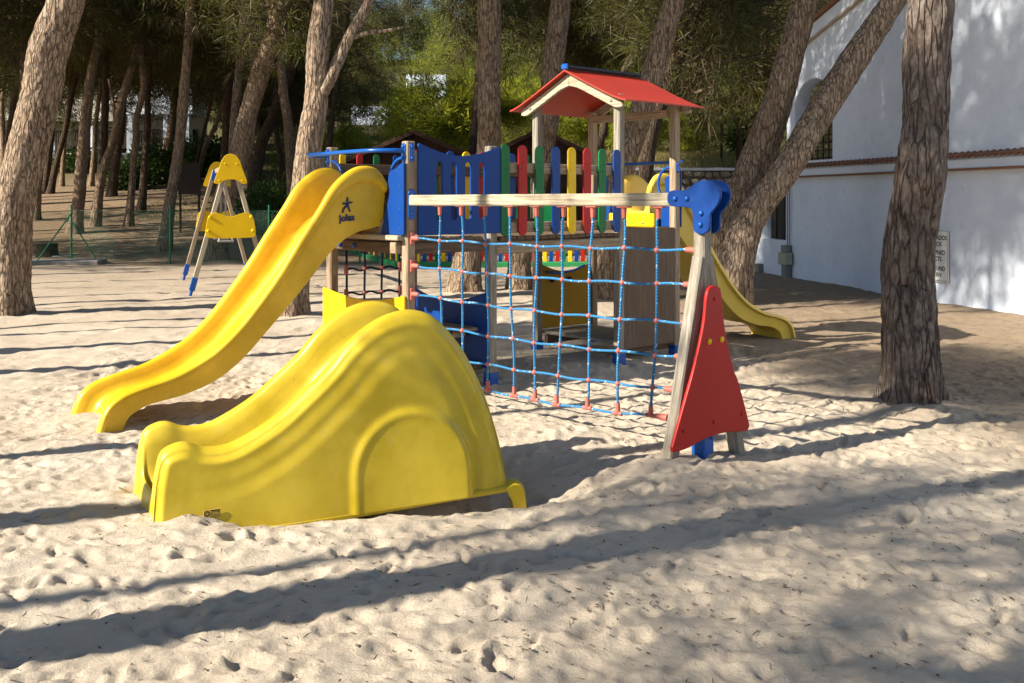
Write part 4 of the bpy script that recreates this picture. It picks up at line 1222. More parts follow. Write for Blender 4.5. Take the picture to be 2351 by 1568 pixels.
# ledge with a row of roof tiles
xa, xb = -8.8, dE + 0.02
beam('ledge_band', (xa, 0.03, 2.315), (xb, 0.03, 2.315), 0.10, 0.15, 'white wall', house, (0, 1, 0), 0.008)
beam('ledge_tile', (xa, 0.055, 2.222), (xb, 0.055, 2.222), 0.16, 0.030, 'terracotta', house, (0, 1, 0), 0.004)
def tile_mesh():
    V, F = [], []
    n = 7
    for y, z, r in ((0.0, 0.085, 0.062), (0.20, 0.0, 0.078)):
        for rr in (r, r - 0.014):
            for j in range(n):
                a = math.pi * j / (n - 1)
                V.append((rr * math.cos(a), y, z + rr * math.sin(a) * 0.8))
    for j in range(n - 1):
        F.append((j, j + 1, 2 * n + j + 1, 2 * n + j)); F.append((n + j, 3 * n + j, 3 * n + j + 1, n + j + 1))
        F.append((2 * n + j, 2 * n + j + 1, 3 * n + j + 1, 3 * n + j)); F.append((j + 1, j, n + j, n + j + 1))
    return pymesh('roof_tile', V, F, 'terracotta', True, 40)
tm = tile_mesh()
x = xa; k = 0
while x < xb:
    link('roof_tile', tm, house, Matrix.Translation((x, -0.02 + 0.006 * math.sin(k * 3.1), 2.395)))
    x += 0.155; k += 1
# verge: white band, tan line, tiles
sl = math.atan(-0.245)
def verge(name, dz, th, y, w, mat):
    beam(name, (-9.0, y, top_at(-9.0) + dz), (dE + 0.25, y, top_at(dE + 0.25) + dz), w, th, mat, house, (0, 1, 0), 0.006)
verge('verge_board', 0.10, 0.26, -0.10, 0.32, 'white wall')
verge('verge_line', -0.065, 0.05, 0.03, 0.10, 'tan line')
x = -9.0
while x < dE + 0.2:
    link('roof_tile', tm, house, Matrix.Translation((x, -0.09, top_at(x) + 0.235)))
    x += 0.17
V = [(-9, .12, top_at(-9) + .24), (dE + .25, .12, top_at(dE + .25) + .24), (dE + .25, -6.9, top_at(dE + .25) + .24), (-9, -6.9, top_at(-9) + .24)]
V += [(a, b, c + 0.10) for a, b, c in V]
link('roof_slab', pymesh('roof_slab', V, [(3, 2, 1, 0), (4, 5, 6, 7), (0, 1, 5, 4), (1, 2, 6, 5), (2, 3, 7, 6), (3, 0, 4, 7)], 'terracotta'), house)
# meter box with conduits
md = wall_d(1814)
mb = empty('meter_box', W0 + WDIR * md + WN * 0.10, math.atan2(WDIR.y, WDIR.x))
tag(mb, 'grey-green electrical meter box fixed low on the white house wall', 'meter box')
box('case', (0, 0.02, 0.42), (0.36, 0.18, 0.27), 'meter box', mb, 0.02)
cyl('cap', (0, 0.0, 0.56), (0, 0.0, 0.72), 0.11, 0.11, 'grey metal', mb, 14)
box('base', (0, 0.0, 0.12), (0.20, 0.14, 0.34), 'grey metal', mb, 0.02)
for sx in (-1, 1): cyl('conduit', (sx * 0.05, -0.06, 0.70), (sx * 0.05, -0.06, 2.2), 0.014, 0.014, 'grey metal', mb, 8)
for k in range(3): cyl('dial', (0.185, 0.02, 0.34 + 0.08 * k), (0.20, 0.02, 0.34 + 0.08 * k), 0.03, 0.03, 'white paint', mb, 10)
jb_ = box('junction_box', W0 + WDIR * wall_d(1748) + WN * 0.06 + Vector((0, 0, 0.10)), (0.22, 0.14, 0.24), 'grey metal', None, 0.015, math.atan2(WDIR.y, WDIR.x))
tag(jb_, 'small grey junction box at the base of the white wall behind the leaning pines', 'junction box')
# warning sign on the wall
sd0, sd1 = wall_d(2181), wall_d(2110)
zs0, zs1 = wall_z(2178, 650), wall_z(2178, 527)
sg = empty('wall_sign', W0 + WDIR * sd0 + WN * 0.02, math.atan2(WDIR.y, WDIR.x))
tag(sg, 'white enamel sign with black capitals on the house wall, half hidden by the pine trunk', 'sign')
sw_ = sd1 - sd0
FS = frame((0, 0, 0), (1, 0, 0), (0, 0, 1))
panel('plate', [fillet([(0, zs0), (sw_, zs0), (sw_, zs1), (0, zs1)], 0.06)], 0.01, 'white paint', sg, FS, 0.002)
panel('border', [fillet([(0.02, zs0 + .02), (sw_ - .02, zs0 + .02), (sw_ - .02, zs1 - .02), (0.02, zs1 - .02)], 0.05),
                 fillet([(0.032, zs0 + .032), (0.032, zs1 - .032), (sw_ - .032, zs1 - .032), (sw_ - .032, zs0 + .032)], 0.045)], 0.012, 'grey metal', sg, FS, 0.001)
hs = zs1 - zs0
for q, (tx, x) in zip((0.80, 0.68, 0.52, 0.40, 0.22, 0.10), (('NADOS', 0.03), ('OS', 0.17), ('PINED', 0.07), ('CTS', 0.17), ('CHT UND', 0.07), ('TERN', 0.17))):
    text('sign_text', tx, 0.105, 'black print', sg, frame((x + 0.02, 0.007, zs0 + hs * q), (-1, 0, 0), (0, 0, 1)) @ Matrix.Translation((0, 0, 0)), 0.002, 'RIGHT')

# ------------------------------------------------------------------ trees
def crown_mesh(seed, rx, rz, nclump, nper, leaf, width, mats, droop=0.0, twigs=1.0, hole=0.25, flat=0.6, needle=True):
    rs = np.random.RandomState(seed)
    # clump centres in an uneven ellipsoid
    C = []
    lobes = rs.normal(size=(7, 3)); lobes /= np.linalg.norm(lobes, axis=1)[:, None]
    while len(C) < nclump:
        p = rs.normal(size=3); p /= np.linalg.norm(p)
        bulge = 0.72 + 0.36 * max(0, np.max(lobes @ p)) ** 6
        r = bulge * rs.uniform(hole, 1.0) ** 0.55
        q = p * r
        q[2] = q[2] if q[2] > 0 else q[2] * flat
        if rs.uniform() < 0.12: q *= 1.12
        C.append(q * np.array([rx, rx, rz]))
    C = np.array(C)
    # needle tufts
    K = nclump * nper
    cc = np.repeat(C, nper, 0)
    cs = np.repeat(rs.uniform(0.7, 1.35, nclump), nper)
    dirs = rs.normal(size=(K, 3))
    out = cc / (np.linalg.norm(cc, axis=1)[:, None] + 1e-6)
    dirs = dirs / np.linalg.norm(dirs, axis=1)[:, None] + out * 0.45 + np.array([0, 0, 0.25 - droop])
    dirs /= np.linalg.norm(dirs, axis=1)[:, None]
    root = cc + dirs * (rs.uniform(0, 1, K) ** 0.7 * 0.36 * cs)[:, None] * (1.0 if needle else 1.3)
    L_ = leaf * rs.uniform(0.6, 1.25, K) * cs
    sd = np.cross(dirs, rs.normal(size=(K, 3))); sd /= np.linalg.norm(sd, axis=1)[:, None]
    w = (width * rs.uniform(0.7, 1.3, K))[:, None]
    if needle:
        V = np.stack([root - sd * w * .5, root + sd * w * .5, root + dirs * L_[:, None]], 1).reshape(-1, 3)
        F = np.arange(3 * K).reshape(-1, 3)
        V[2::3, 2] -= droop * 0.3 * L_
    else:
        t = root + dirs * L_[:, None]
        V = np.stack([root, root + dirs * (L_ * .5)[:, None] - sd * w, t, root + dirs * (L_ * .5)[:, None] + sd * w], 1).reshape(-1, 3)
        q = np.arange(4 * K).reshape(-1, 4)
        F = np.vstack([q[:, [0, 1, 2]], q[:, [0, 2, 3]]])
    mi = [np.zeros(len(F), int)]
    dry = rs.uniform(size=nclump) < (0.36 if len(mats) > 2 and mats[0] == 'pine needles' else 0.1 if len(mats) > 2 else 0)
    if len(mats) > 2:
        dd = np.repeat(dry, nper)
        mi[0][dd if needle else np.concatenate([dd, dd])] = 2
    Vs, Fs = [V], [F]
    base = len(V)
    # limbs and twigs towards the clumps
    order = rs.permutation(nclump)[: int(nclump * twigs)]
    for k, c in enumerate(C[order]):
        z0 = min(c[2] - 0.25 * np.hypot(c[0], c[1]), rz * 0.5)
        z0 = max(z0, -rz * 0.75)
        a = np.array([0, 0, z0])
        b = a * 0.4 + c * 0.6 + rs.normal(size=3) * 0.15 * rx * 0.3
        if k > 14:                                      # twig: start out on the way
            a = c * rs.uniform(0.45, 0.75) + a * 0.25 + rs.normal(size=3) * 0.1
            b = (a + c) / 2 + rs.normal(size=3) * 0.08
        pts = spline([a, b, c + rs.normal(size=3) * 0.1], 5)
        r0 = (0.045 if k <= 14 else 0.014) * (rx / 2.6)
        v, f = tube_arrays(pts, np.linspace(r0, r0 * 0.25, 5), 3, False, 0)
        f = np.array(f)
        f = np.vstack([f[:, [0, 1, 2]], f[:, [0, 2, 3]]])
        Vs.append(v); Fs.append(f + base); mi.append(np.ones(len(f), int))
        base += len(v)
    return npmesh('crown', np.vstack(Vs), np.vstack(Fs), mats, False, np.concatenate(mi))
PM = ['pine needles', 'twig', 'dry needles']
CROWN = {
    'high1': crown_mesh(1, 2.7, 1.5, 330, 26, 0.34, 0.030, PM),
    'high2': crown_mesh(2, 2.4, 1.7, 300, 26, 0.34, 0.030, PM),
    'sparse': crown_mesh(6, 2.2, 1.3, 64, 26, 0.34, 0.030, PM),
    'deep1': crown_mesh(3, 2.6, 3.4, 420, 26, 0.36, 0.032, PM, 0.35, 1.0, 0.1, 1.0),
    'deep2': crown_mesh(4, 2.2, 3.0, 380, 26, 0.36, 0.032, PM, 0.45, 1.0, 0.1, 1.0),
    'deep3': crown_mesh(5, 3.0, 3.2, 460, 26, 0.38, 0.032, PM, 0.25, 1.0, 0.1, 1.0),
}
BL = ['bright leaves', 'twig', 'pine needles']
SHRUB = {
    'bright1': crown_mesh(11, 2.2, 1.7, 260, 34, 0.28, 0.05, BL, 0, 0.4, 0.3, 0.8),
    'bright2': crown_mesh(12, 1.8, 1.9, 240, 34, 0.28, 0.05, BL, 0, 0.4, 0.3, 0.9),
    'shrub1': crown_mesh(13, 0.8, 0.55, 120, 22, 0.15, 0.035, ['shrub leaves', 'twig'], 0, 0.5, 0.3, 0.6, False),
    'shrub2': crown_mesh(14, 0.7, 0.7, 120, 22, 0.15, 0.035, ['shrub leaves', 'twig'], 0, 0.5, 0.3, 0.8, False),
}
def trunk_mesh(path, rad, ns, nr, mat, seed, flare=0.35, rough=1.0):
    """path relative to the tree's base; bark plates pushed in and out of a bent, tapering stem"""
    p = spline(path, nr)
    r = np.interp(np.linspace(0, 1, nr), np.linspace(0, 1, len(rad)), rad)
    T = np.gradient(p, axis=0); T /= np.linalg.norm(T, axis=1)[:, None]
    nx = np.cross(np.array([0, 1.0, 0]), T); nx /= np.linalg.norm(nx, axis=1)[:, None]
    ny = np.cross(T, nx)
    a = np.arange(ns) * 2 * np.pi / ns
    ca, sa = np.cos(a)[None, :], np.sin(a)[None, :]
    h = p[:, 2][:, None] + 0 * ca
    x, y = ca * r[:, None], sa * r[:, None]
    so = seed * 3.71
    big = pnoise(x * 2.2 + so, y * 2.2, h * 0.8 + so) * 0.16
    plates = 1 - np.abs(pnoise(x * 11 + so, y * 11, h * 3.2)) * 2.2
    fine = pnoise(x * 26 + so, y * 26, h * 9)
    fl = flare * np.exp(-np.maximum(h, 0) / (1.3 * rad[0] + 0.02)) * (1 + 0.5 * np.sin(a * 5 + seed)[None, :])
    rr = r[:, None] * (1 + big + fl) + rough * (0.026 * plates + 0.012 * fine) * np.minimum(1, r[:, None] / 0.2)
    V = p[:, None, :] + (ca * rr)[..., None] * nx[:, None, :] + (sa * rr)[..., None] * ny[:, None, :]
    i = np.arange(nr * ns).reshape(nr, ns)
    j = np.roll(i, -1, 1)
    F = np.stack([i[:-1].ravel(), j[:-1].ravel(), j[1:].ravel(), i[1:].ravel()], 1)
    return npmesh('trunk', V.reshape(-1, 3), F, mat, True)
TREES = 0
def tree(px, Z, label, crown='deep1', ctop=10.0, cs=1.0, mat='bark', group='pines of the wood', ns=14, nr=60, limb=None, lean=0.0, rough=1.0):
    """px: (column, row, width) down the photograph from the base up, all at distance Z"""
    global TREES
    TREES += 1
    pts = [P(x, y, Z) for x, y, w in px]
    rad = [w * Z / FPX / 2 for x, y, w in px]
    rnd = random.Random(TREES)
    base = pts[0].copy()
    base.z = min(base.z, gh(base.x, Z) + 0.02)
    pts[0] = base.copy(); 
    t = empty('pine_tree', base)
    tag(t, label, 'tree', group)
    rel = [p - base for p in pts]
    rel[0].z = -0.12
    for k, q in enumerate(rel): q.y += lean * q.z + 0.05 * math.sin(k * 1.7 + TREES) * (k > 0)
    # carry the stem on up to its crown
    d = (rel[-1] - rel[-2]).normalized()
    top = rel[-1].copy()
    if Z > 20: ctop = P(0, (-70 if Z < 39 else 30) + rnd.uniform(-50, 50), Z).z
    hgt = ctop - base.z
    while top.z < hgt:
        d = (d + Vector((rnd.uniform(-.12, .12), rnd.uniform(-.12, .12), 0.18))).normalized()
        top = top + d * 1.0
        rel.append(top.copy()); rad.append(rad[-1] * 0.88)
    link('trunk', trunk_mesh([tuple(q) for q in rel], rad, ns, nr, mat, TREES, rough=rough), t)
    if crown:
        M = Matrix.Translation(top + Vector((0, 0, -0.6))) @ Matrix.Rotation(rnd.uniform(0, 6.28), 4, 'Z') @ Matrix.Diagonal((cs, cs, cs * rnd.uniform(.85, 1.1), 1))
        link('crown', CROWN[crown], t, M)
    if limb:
        for lp in limb:
            lpts = [tuple(P(x, y, Z) - base) for x, y, w in lp]
            lr = [w * Z / FPX / 2 for x, y, w in lp]
            link('limb', trunk_mesh(lpts, lr, 10, 40, mat, TREES + 50, 0.0, rough * 0.5), t)
    return t
NG = 'pines standing on the sand'
tree([(12, 724, 90), (20, 580, 86), (30, 492, 82), (62, 344, 80), (90, 220, 77), (113, 110, 82), (157, 0, 70)], 15.1, 'thick sunlit pine trunk leaning right at the left edge', 'high1', 9.5, 1.5, 'bark near', NG, 72, 300)
tree([(2093, 937, 118), (2091, 860, 112), (2083, 731, 104), (2087, 621, 104), (2100, 512, 100), (2109, 402, 102), (2123, 285, 92), (2133, 143, 98), (2141, 0, 92)], 8.4, 'thick upright pine trunk with scaly bark in front of the white house', 'high2', 8.5, 1.0, 'bark grey shaded', NG, 80, 320)
tree([(1655, 665, 64), (1672, 560, 74), (1697, 476, 78), (1735, 381, 78), (1784, 238, 62), (1809, 143, 58), (1849, 0, 54)], 17.4, 'shaded leaning pine, left of the crossed pair by the white house', 'high1', 9.5, 1.0, 'bark', NG, 48, 200)
tree([(1674, 697, 78), (1690, 595, 74), (1715, 520, 68), (1740, 476, 62), (1809, 381, 60), (1895, 238, 60), (1973, 119, 60), (2052, 0, 50)], 16.8, 'sunlit pine leaning hard right across the white house wall', 'high2', 9.0, 1.1, 'bark near', NG, 56, 240)
tree([(1066, 674, 62), (1076, 575, 55), (1108, 400, 49), (1122, 330, 48), (1124, 176, 48), (1123, 0, 50)], 18.6, 'straight pine trunk rising behind the slotted blue panel', 'high1', 10.5, 1.4, 'bark', NG, 40, 180)
tree([(1193, 673, 48), (1200, 560, 44), (1255, 320, 42), (1268, 176, 46), (1288, 0, 41)], 18.8, 'pine trunk rising behind the left post of the red roof', 'high2', 10.5, 1.4, 'bark', NG, 40, 180)
tree([(1372, 690, 60), (1385, 570, 54), (1435, 370, 49), (1460, 293, 50), (1506, 146, 46), (1548, 0, 44)], 17.3, 'leaning pine trunk passing behind the right end of the red roof', 'high1', 10.0, 1.0, 'bark', NG, 40, 180)
tree([(663, 728, 66), (680, 600, 58), (714, 318, 52), (723, 250, 49), (727, 182, 46), (731, 109, 47), (745, 0, 42)], 14.9, 'forked pine trunk standing just behind the tall yellow slide', 'high2', 9.5, 1.55, 'bark near', NG, 60, 240,
     limb=[[(738, 215, 30), (760, 175, 28), (798, 91, 25), (834, 30, 23), (862, -30, 20)], [(792, 92, 13), (840, 76, 11), (890, 70, 8), (925, 62, 5)], [(742, 178, 14), (752, 186, 12), (757, 183, 9)]])
tree([(493, 603, 50), (505, 500, 45), (553, 343, 46), (568, 264, 39), (596, 176, 40), (626, 88, 38), (647, 0, 42)], 28.6, 'leaning pine behind the swing set, thickest of that clump', 'deep1', 12.0, 1.0, 'bark', 'pines behind the swing set', 28, 120,
     limb=[[(632, 70, 18), (622, 30, 15), (612, -10, 12)]])
WG = 'pines of the wood'
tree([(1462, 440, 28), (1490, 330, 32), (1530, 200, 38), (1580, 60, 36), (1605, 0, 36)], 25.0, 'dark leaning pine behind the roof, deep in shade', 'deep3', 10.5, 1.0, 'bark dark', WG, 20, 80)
tree([(376, 583, 32), (388, 480, 24), (409, 343, 22), (426, 176, 20), (442, 0, 19)], 31, 'slim straight pine rising beside the brown notice board', 'deep2', 12.5, 1.0, 'bark', WG, 20, 100)
tree([(170, 531, 29), (180, 450, 26), (190, 343, 24), (204, 220, 21), (212, 154, 18), (225, 88, 16), (230, 0, 15)], 36, 'wavy pine rising behind the braced fence post', 'deep1', 13.0, 1.0, 'bark', WG, 20, 100)
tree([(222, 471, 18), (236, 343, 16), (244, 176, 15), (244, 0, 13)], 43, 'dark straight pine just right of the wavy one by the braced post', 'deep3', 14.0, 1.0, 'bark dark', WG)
tree([(219, 506, 22), (234, 404, 17), (264, 316, 17), (283, 220, 17), (308, 132, 15), (318, 66, 14), (330, 0, 13)], 38, 'pine leaning right, crossing behind the S-curved one left of the notice board', 'deep2', 12.5, 1.0, 'bark', WG, limb=[[(264, 315, 9), (262, 250, 8), (250, 180, 6)]])
tree([(296, 511, 19), (305, 404, 14), (313, 316, 14), (311, 275, 13), (327, 220, 14), (330, 176, 13), (323, 110, 12), (325, 55, 12), (322, 0, 11)], 38, 'slim S-curved pine left of the notice board', 'deep1', 12.5, 0.9, 'bark', WG, limb=[[(323, 60, 7), (312, 20, 6), (304, -20, 5)], [(325, 62, 6), (342, 22, 5), (352, -10, 4)]])
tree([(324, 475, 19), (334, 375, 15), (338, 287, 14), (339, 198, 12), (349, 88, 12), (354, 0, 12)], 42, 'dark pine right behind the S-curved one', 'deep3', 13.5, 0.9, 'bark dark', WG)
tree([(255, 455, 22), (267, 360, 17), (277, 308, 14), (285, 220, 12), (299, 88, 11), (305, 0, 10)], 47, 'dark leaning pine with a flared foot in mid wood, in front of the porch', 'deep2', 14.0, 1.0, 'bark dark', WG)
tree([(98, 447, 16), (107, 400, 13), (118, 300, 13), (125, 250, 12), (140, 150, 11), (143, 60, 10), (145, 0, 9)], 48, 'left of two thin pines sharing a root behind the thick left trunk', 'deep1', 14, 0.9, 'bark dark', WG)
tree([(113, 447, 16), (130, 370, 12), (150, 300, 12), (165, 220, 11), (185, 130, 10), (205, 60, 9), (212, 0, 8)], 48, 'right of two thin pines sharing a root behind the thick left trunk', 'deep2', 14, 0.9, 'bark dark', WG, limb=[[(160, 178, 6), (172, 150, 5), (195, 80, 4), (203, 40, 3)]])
tree([(142, 423, 11), (146, 350, 9), (152, 300, 8), (160, 200, 8), (165, 130, 7), (168, 60, 6)], 51, 'thin pale pine with a lit upper stem left of the wavy one', 'deep3', 14, 0.8, 'bark', WG)
tree([(209, 424, 12), (217, 345, 10), (219, 300, 9), (227, 220, 9), (235, 154, 8), (240, 60, 7)], 51, 'thin pine in front of the porch between the wavy and the leaning one', 'deep1', 14, 0.8, 'bark', WG)
tree([(5, 445, 14), (9, 350, 12), (4, 250, 10), (6, 209, 9), (13, 143, 8), (20, 77, 8), (24, 33, 8), (20, 0, 7)], 46, 'thin crooked pine at the very left edge of the wood', 'deep2', 13.5, 0.9, 'bark', WG)
tree([(16, 458, 18), (20, 343, 16), (29, 264, 16), (36, 198, 15), (46, 132, 14), (57, 88, 13), (75, 33, 13), (83, 0, 13)], 44, 'dark pine leaning right between the left edge and the thick trunk', 'deep3', 13.5, 0.9, 'bark dark', WG, limb=[[(59, 84, 8), (76, 78, 6), (95, 62, 5), (112, 30, 4)]])
tree([(370, 409, 26), (384, 340, 20), (393, 297, 16), (402, 220, 12), (406, 154, 11), (398, 60, 9)], 55, 'pine with a sunlit flared foot beside the green shrubs', 'deep1', 15, 0.9, 'bark', WG, limb=[[(403, 190, 7), (392, 160, 5), (380, 120, 4)]])
tree([(440, 415, 9), (455, 350, 8), (478, 264, 7), (490, 198, 6), (505, 154, 5), (520, 118, 5)], 52, 'very thin leaning pine above the notice board', 'deep2', 14, 0.7, 'bark dark', WG)
tree([(452, 400, 11), (470, 340, 10), (490, 300, 9), (512, 240, 9), (520, 205, 8), (525, 120, 7)], 53, 'thin leaning pine right of the very thin one above the notice board', 'deep3', 14.5, 0.7, 'bark', WG)
tree([(508, 455, 20), (518, 330, 17), (522, 242, 16), (529, 154, 15), (535, 44, 14), (540, 0, 13)], 42, 'dark upright pine left of the thick leaning one behind the swings', 'deep1', 13.5, 1.0, 'bark dark', WG)
tree([(522, 490, 20), (535, 330, 17), (543, 220, 17), (551, 132, 17), (560, 44, 16), (564, 0, 16)], 36, 'pale upright pine touching the thick leaning one behind the swings', 'sparse', 12.5, 1.0, 'bark', WG)
tree([(568, 513, 22), (568, 400, 18), (575, 300, 17), (583, 132, 17), (578, 30, 16), (574, 0, 15)], 38, 'upright pine behind the right leg of the swing set', 'sparse', 13, 1.0, 'bark', WG)
tree([(676, 465, 22), (668, 398, 21), (661, 286, 20), (652, 220, 19), (647, 154, 18), (645, 99, 17), (650, 60, 16), (652, 0, 15)], 36, 'slim bent pine between the thick leaning one and the forked one', 'sparse', 12.5, 1.0, 'bark', WG)
tree([(572, 472, 26), (597, 343, 24), (623, 275, 22), (637, 242, 22), (663, 176, 21), (678, 121, 20), (696, 66, 19), (722, 10, 17)], 40, 'dark pine leaning right behind the slim bent one', 'sparse', 13, 1.0, 'bark dark', WG)
tree([(618, 476, 16), (640, 462, 14), (654, 426, 13), (646, 371, 12), (636, 316, 11), (630, 250, 10), (640, 150, 9)], 41, 'crooked dark pine curving out above the tall slide', 'sparse', 12.5, 0.8, 'bark dark', WG)
tree([(745, 445, 15), (757, 318, 13), (764, 261, 12), (773, 204, 11), (790, 110, 10), (800, 0, 9)], 37, 'thin dark pine behind the slide tower hand rail', 'sparse', 12.5, 0.9, 'bark dark', WG)
tree([(1082, 430, 22), (1088, 318, 19), (1095, 250, 18), (1102, 120, 16), (1105, 0, 15)], 34, 'pine half hidden behind the straight trunk of the blue panel', 'deep2', 12, 1.0, 'bark dark', WG)
tree([(1696, 425, 14), (1696, 381, 13), (1698, 278, 12), (1704, 234, 11), (1712, 120, 9)], 44, 'dark forked pine on the bank above the stone wall', 'deep3', 12, 0.9, 'bark dark', WG, limb=[[(1699, 272, 8), (1690, 245, 7), (1680, 210, 5)]])
tree([(1654, 425, 7), (1656, 381, 6), (1659, 264, 6), (1660, 150, 5)], 46, 'thin dark pine on the bank, left of the forked one', 'deep1', 12, 0.8, 'bark dark', WG)
tree([(1600, 372, 7), (1601, 346, 6), (1602, 264, 5), (1605, 180, 5)], 52, 'thin pale sapling in the dry grass right of the red roof', 'deep2', 12.5, 0.7, 'bark', WG)
tree([(1368, 420, 18), (1375, 360, 17), (1385, 300, 17), (1395, 240, 15), (1420, 190, 12), (1450, 120, 10)], 33, 'crooked dark pine seen under the red roof', 'deep3', 11, 0.9, 'bark dark', WG)
# the wood goes on beyond the left edge and behind the photographer; these throw the shadow bands on the sand
for k, (x, y, dia, ht, cr_, csc) in enumerate([(-6.4, 2.0, .48, 9.0, 'sparse', 1.05), (-6.3, 3.9, .34, 8.4, 'high2', .85), (-10.2, 0.9, .2, 8.2, 'sparse', .5), (-11, 16.5, .12, 9, None, 1), (-9.5, 15.1, .08, 9, None, 1), (-12.5, 19.5, .12, 9, None, 1), (-12, 17.9, .10, 9, None, 1), (-8.0, 1.1, .14, 7, 'sparse', .8), (-7.3, -0.6, .14, 7, 'sparse', .8), (-6.2, 5.55, .20, 7.5, 'high2', .7), (-7.2, 9.2, .25, 13.0, 'deep3', .7),
                                      (-8.2, 10.3, .26, 14.0, 'high1', 1.7), (-8.8, 11.7, .10, 7.0, None, 1), (-9.5, 12.4, .18, 12.0, 'deep3', 1.2), (-12.0, 14.5, .28, 12.0, 'deep3', 1.2), (-17.0, 20.0, .3, 10, 'high1', 1.0),
                                      (-15.5, 25.0, .3, 9, 'high2', 1.1), (-18.0, 29.0, .3, 9, 'deep3', 1.5), (-16.5, 33.0, .3, 10, 'deep1', 1.5), (-21.0, 35.0, .3, 10, 'deep2', 1.2), (-19.0, 40.0, .3, 10, 'deep3', 1.5),
                                      (-24.0, 43.0, .3, 11, 'deep1', 1.2), (-22.5, 48.0, .3, 12, 'deep2', 1.2), (-4.5, -2.5, .36, 8.5, 'high2', 1.1), (-13.0, 6.5, .3, 10, 'high2', .8), (-8.6, -0.3, .12, 6.3, 'sparse', .6), (-22, 26, .3, 10, 'deep1', 1.5), (-25, 20, .3, 9, 'sparse', 1.5), (-27, 27, .3, 9, 'sparse', 1.5), (-25, 32, .3, 9, 'sparse', 1.5), (-29, 35, .3, 10, 'sparse', 1.5), (-26, 39, .3, 10, 'sparse', 1.5), (-30, 42, .3, 11, 'sparse', 1.5), (-20, 23, .3, 9, 'high2', 1.0), (-21, 31, .3, 9, 'high1', 1.0)]):
    t = empty('pine_tree', (x, y, gh(x, y)))
    tag(t, 'pine standing outside the picture, beyond its left edge', 'tree', 'pines beyond the left edge')
    rr = random.Random(k + 900)
    pth = [(0, 0, -0.2)]
    for q in range(1, 7): pth.append((pth[-1][0] + rr.uniform(-.12, .22), pth[-1][1] + rr.uniform(-.12, .12), ht * q / 6))
    link('trunk', trunk_mesh(pth, [dia / 2 * (1 - 0.11 * q) for q in range(7)], 16, 60, 'bark', 200 + k), t)
    if cr_: link('crown', CROWN[cr_], t, Matrix.Translation(Vector(pth[-1]) + Vector((0, 0, -0.3))) @ Matrix.Rotation(k * 1.3, 4, 'Z') @ Matrix.Diagonal((csc, csc, csc, 1)))

# ------------------------------------------------------------------ behind the wood: apartment house, walls, shrubs, hillside
HZ = 64.0
hb = gh(-26, HZ)
ap = empty('apartment_house', (P(215, 350, HZ).x, HZ, P(215, 352, HZ).z))
tag(ap, 'cream apartment house with shaded porches and dark railings seen between the pines on the left', 'house')
def ax_(px): return P(px, 0, HZ).x - ap.location.x
def az_(py): return P(0, py, HZ).z - ap.location.z
def abox(name, x0, x1, y0, y1, d0, d1, mat, bev=0.01):
    return box(name, ((ax_(x0) + ax_(x1)) / 2, (d0 + d1) / 2, (az_(y0) + az_(y1)) / 2), (abs(ax_(x1) - ax_(x0)), d1 - d0, abs(az_(y0) - az_(y1))), mat, ap, bev)
abox('plinth', -60, 440, 352, 390, -0.5, 8, 'cream wall')
abox('back_wall', -60, 440, 170, 352, 3.0, 3.3, 'cream wall')
abox('upper_storey', -60, 275, 150, 278, 0.0, 3.0, 'cream wall')
abox('upper_storey', 275, 440, 172, 262, 0.15, 3.0, 'white wall')
abox('parapet', -60, 278, 140, 150, -0.15, 3.1, 'terracotta')
abox('parapet', 278, 445, 163, 172, 0.0, 3.1, 'terracotta')
for x0, x1 in ((108, 116), (205, 214), (288, 304), (372, 382), (424, 432), (0, 8)): abox('pillar', x0, x1, 278 if x0 < 280 else 262, 352, 0.2, 0.9, 'white wall')
for x0, x1 in ((120, 140), (222, 236), (312, 330), (390, 420), (30, 60)): abox('dark_door', x0, x1, 290, 350, 2.9, 2.99, 'dark opening')
for x0, x1 in ((116, 205), (214, 288), (304, 372), (382, 424), (8, 108)):
    abox('railing_top', x0, x1, 299, 302, 0.45, 0.52, 'dark railing', 0.004)
    n = int((x1 - x0) / 4.2)
    for k in range(n): abox('railing_bar', x0 + (k + .3) * (x1 - x0) / n, x0 + (k + .3) * (x1 - x0) / n + 1.5, 302, 326 if x0 > 300 else 336, 0.46, 0.51, 'dark railing', 0)
WZ = 58.0
pw = empty('path_wall', (P(230, 372, WZ).x, WZ, P(230, 375, WZ).z - 0.4))
tag(pw, 'low rubble wall with a white coping along the path below the apartment house', 'wall')
def pwx(px): return P(px, 0, WZ).x - pw.location.x
def pwz(py): return P(0, py, WZ).z - pw.location.z
beam('coping', (pwx(100), 0, pwz(362)), (pwx(440), 0.4, pwz(350)), 0.5, 0.16, 'white wall', pw, (0, 1, 0), 0.02)
beam('wall_core', (pwx(100), 0.05, pwz(378)), (pwx(440), 0.45, pwz(366)), 0.32, 0.72, 'stone', pw, (0, 1, 0), 0.02)
def stone_mesh(seed, mat='stone'):
    bm = bmesh.new()
    bmesh.ops.create_icosphere(bm, subdivisions=1, radius=0.5)
    rr = random.Random(seed)
    for v in bm.verts:
        c = v.co
        m = max(abs(c.x), abs(c.y), abs(c.z))
        v.co = c.lerp(c * (0.42 / m), 0.55) * rr.uniform(0.88, 1.1)
    me = bpy.data.meshes.new('stone'); bm.to_mesh(me); bm.free()
    return finish(me, mat, True, 30)
SM_ = [stone_mesh(k) for k in range(6)]
rr = random.Random(3)
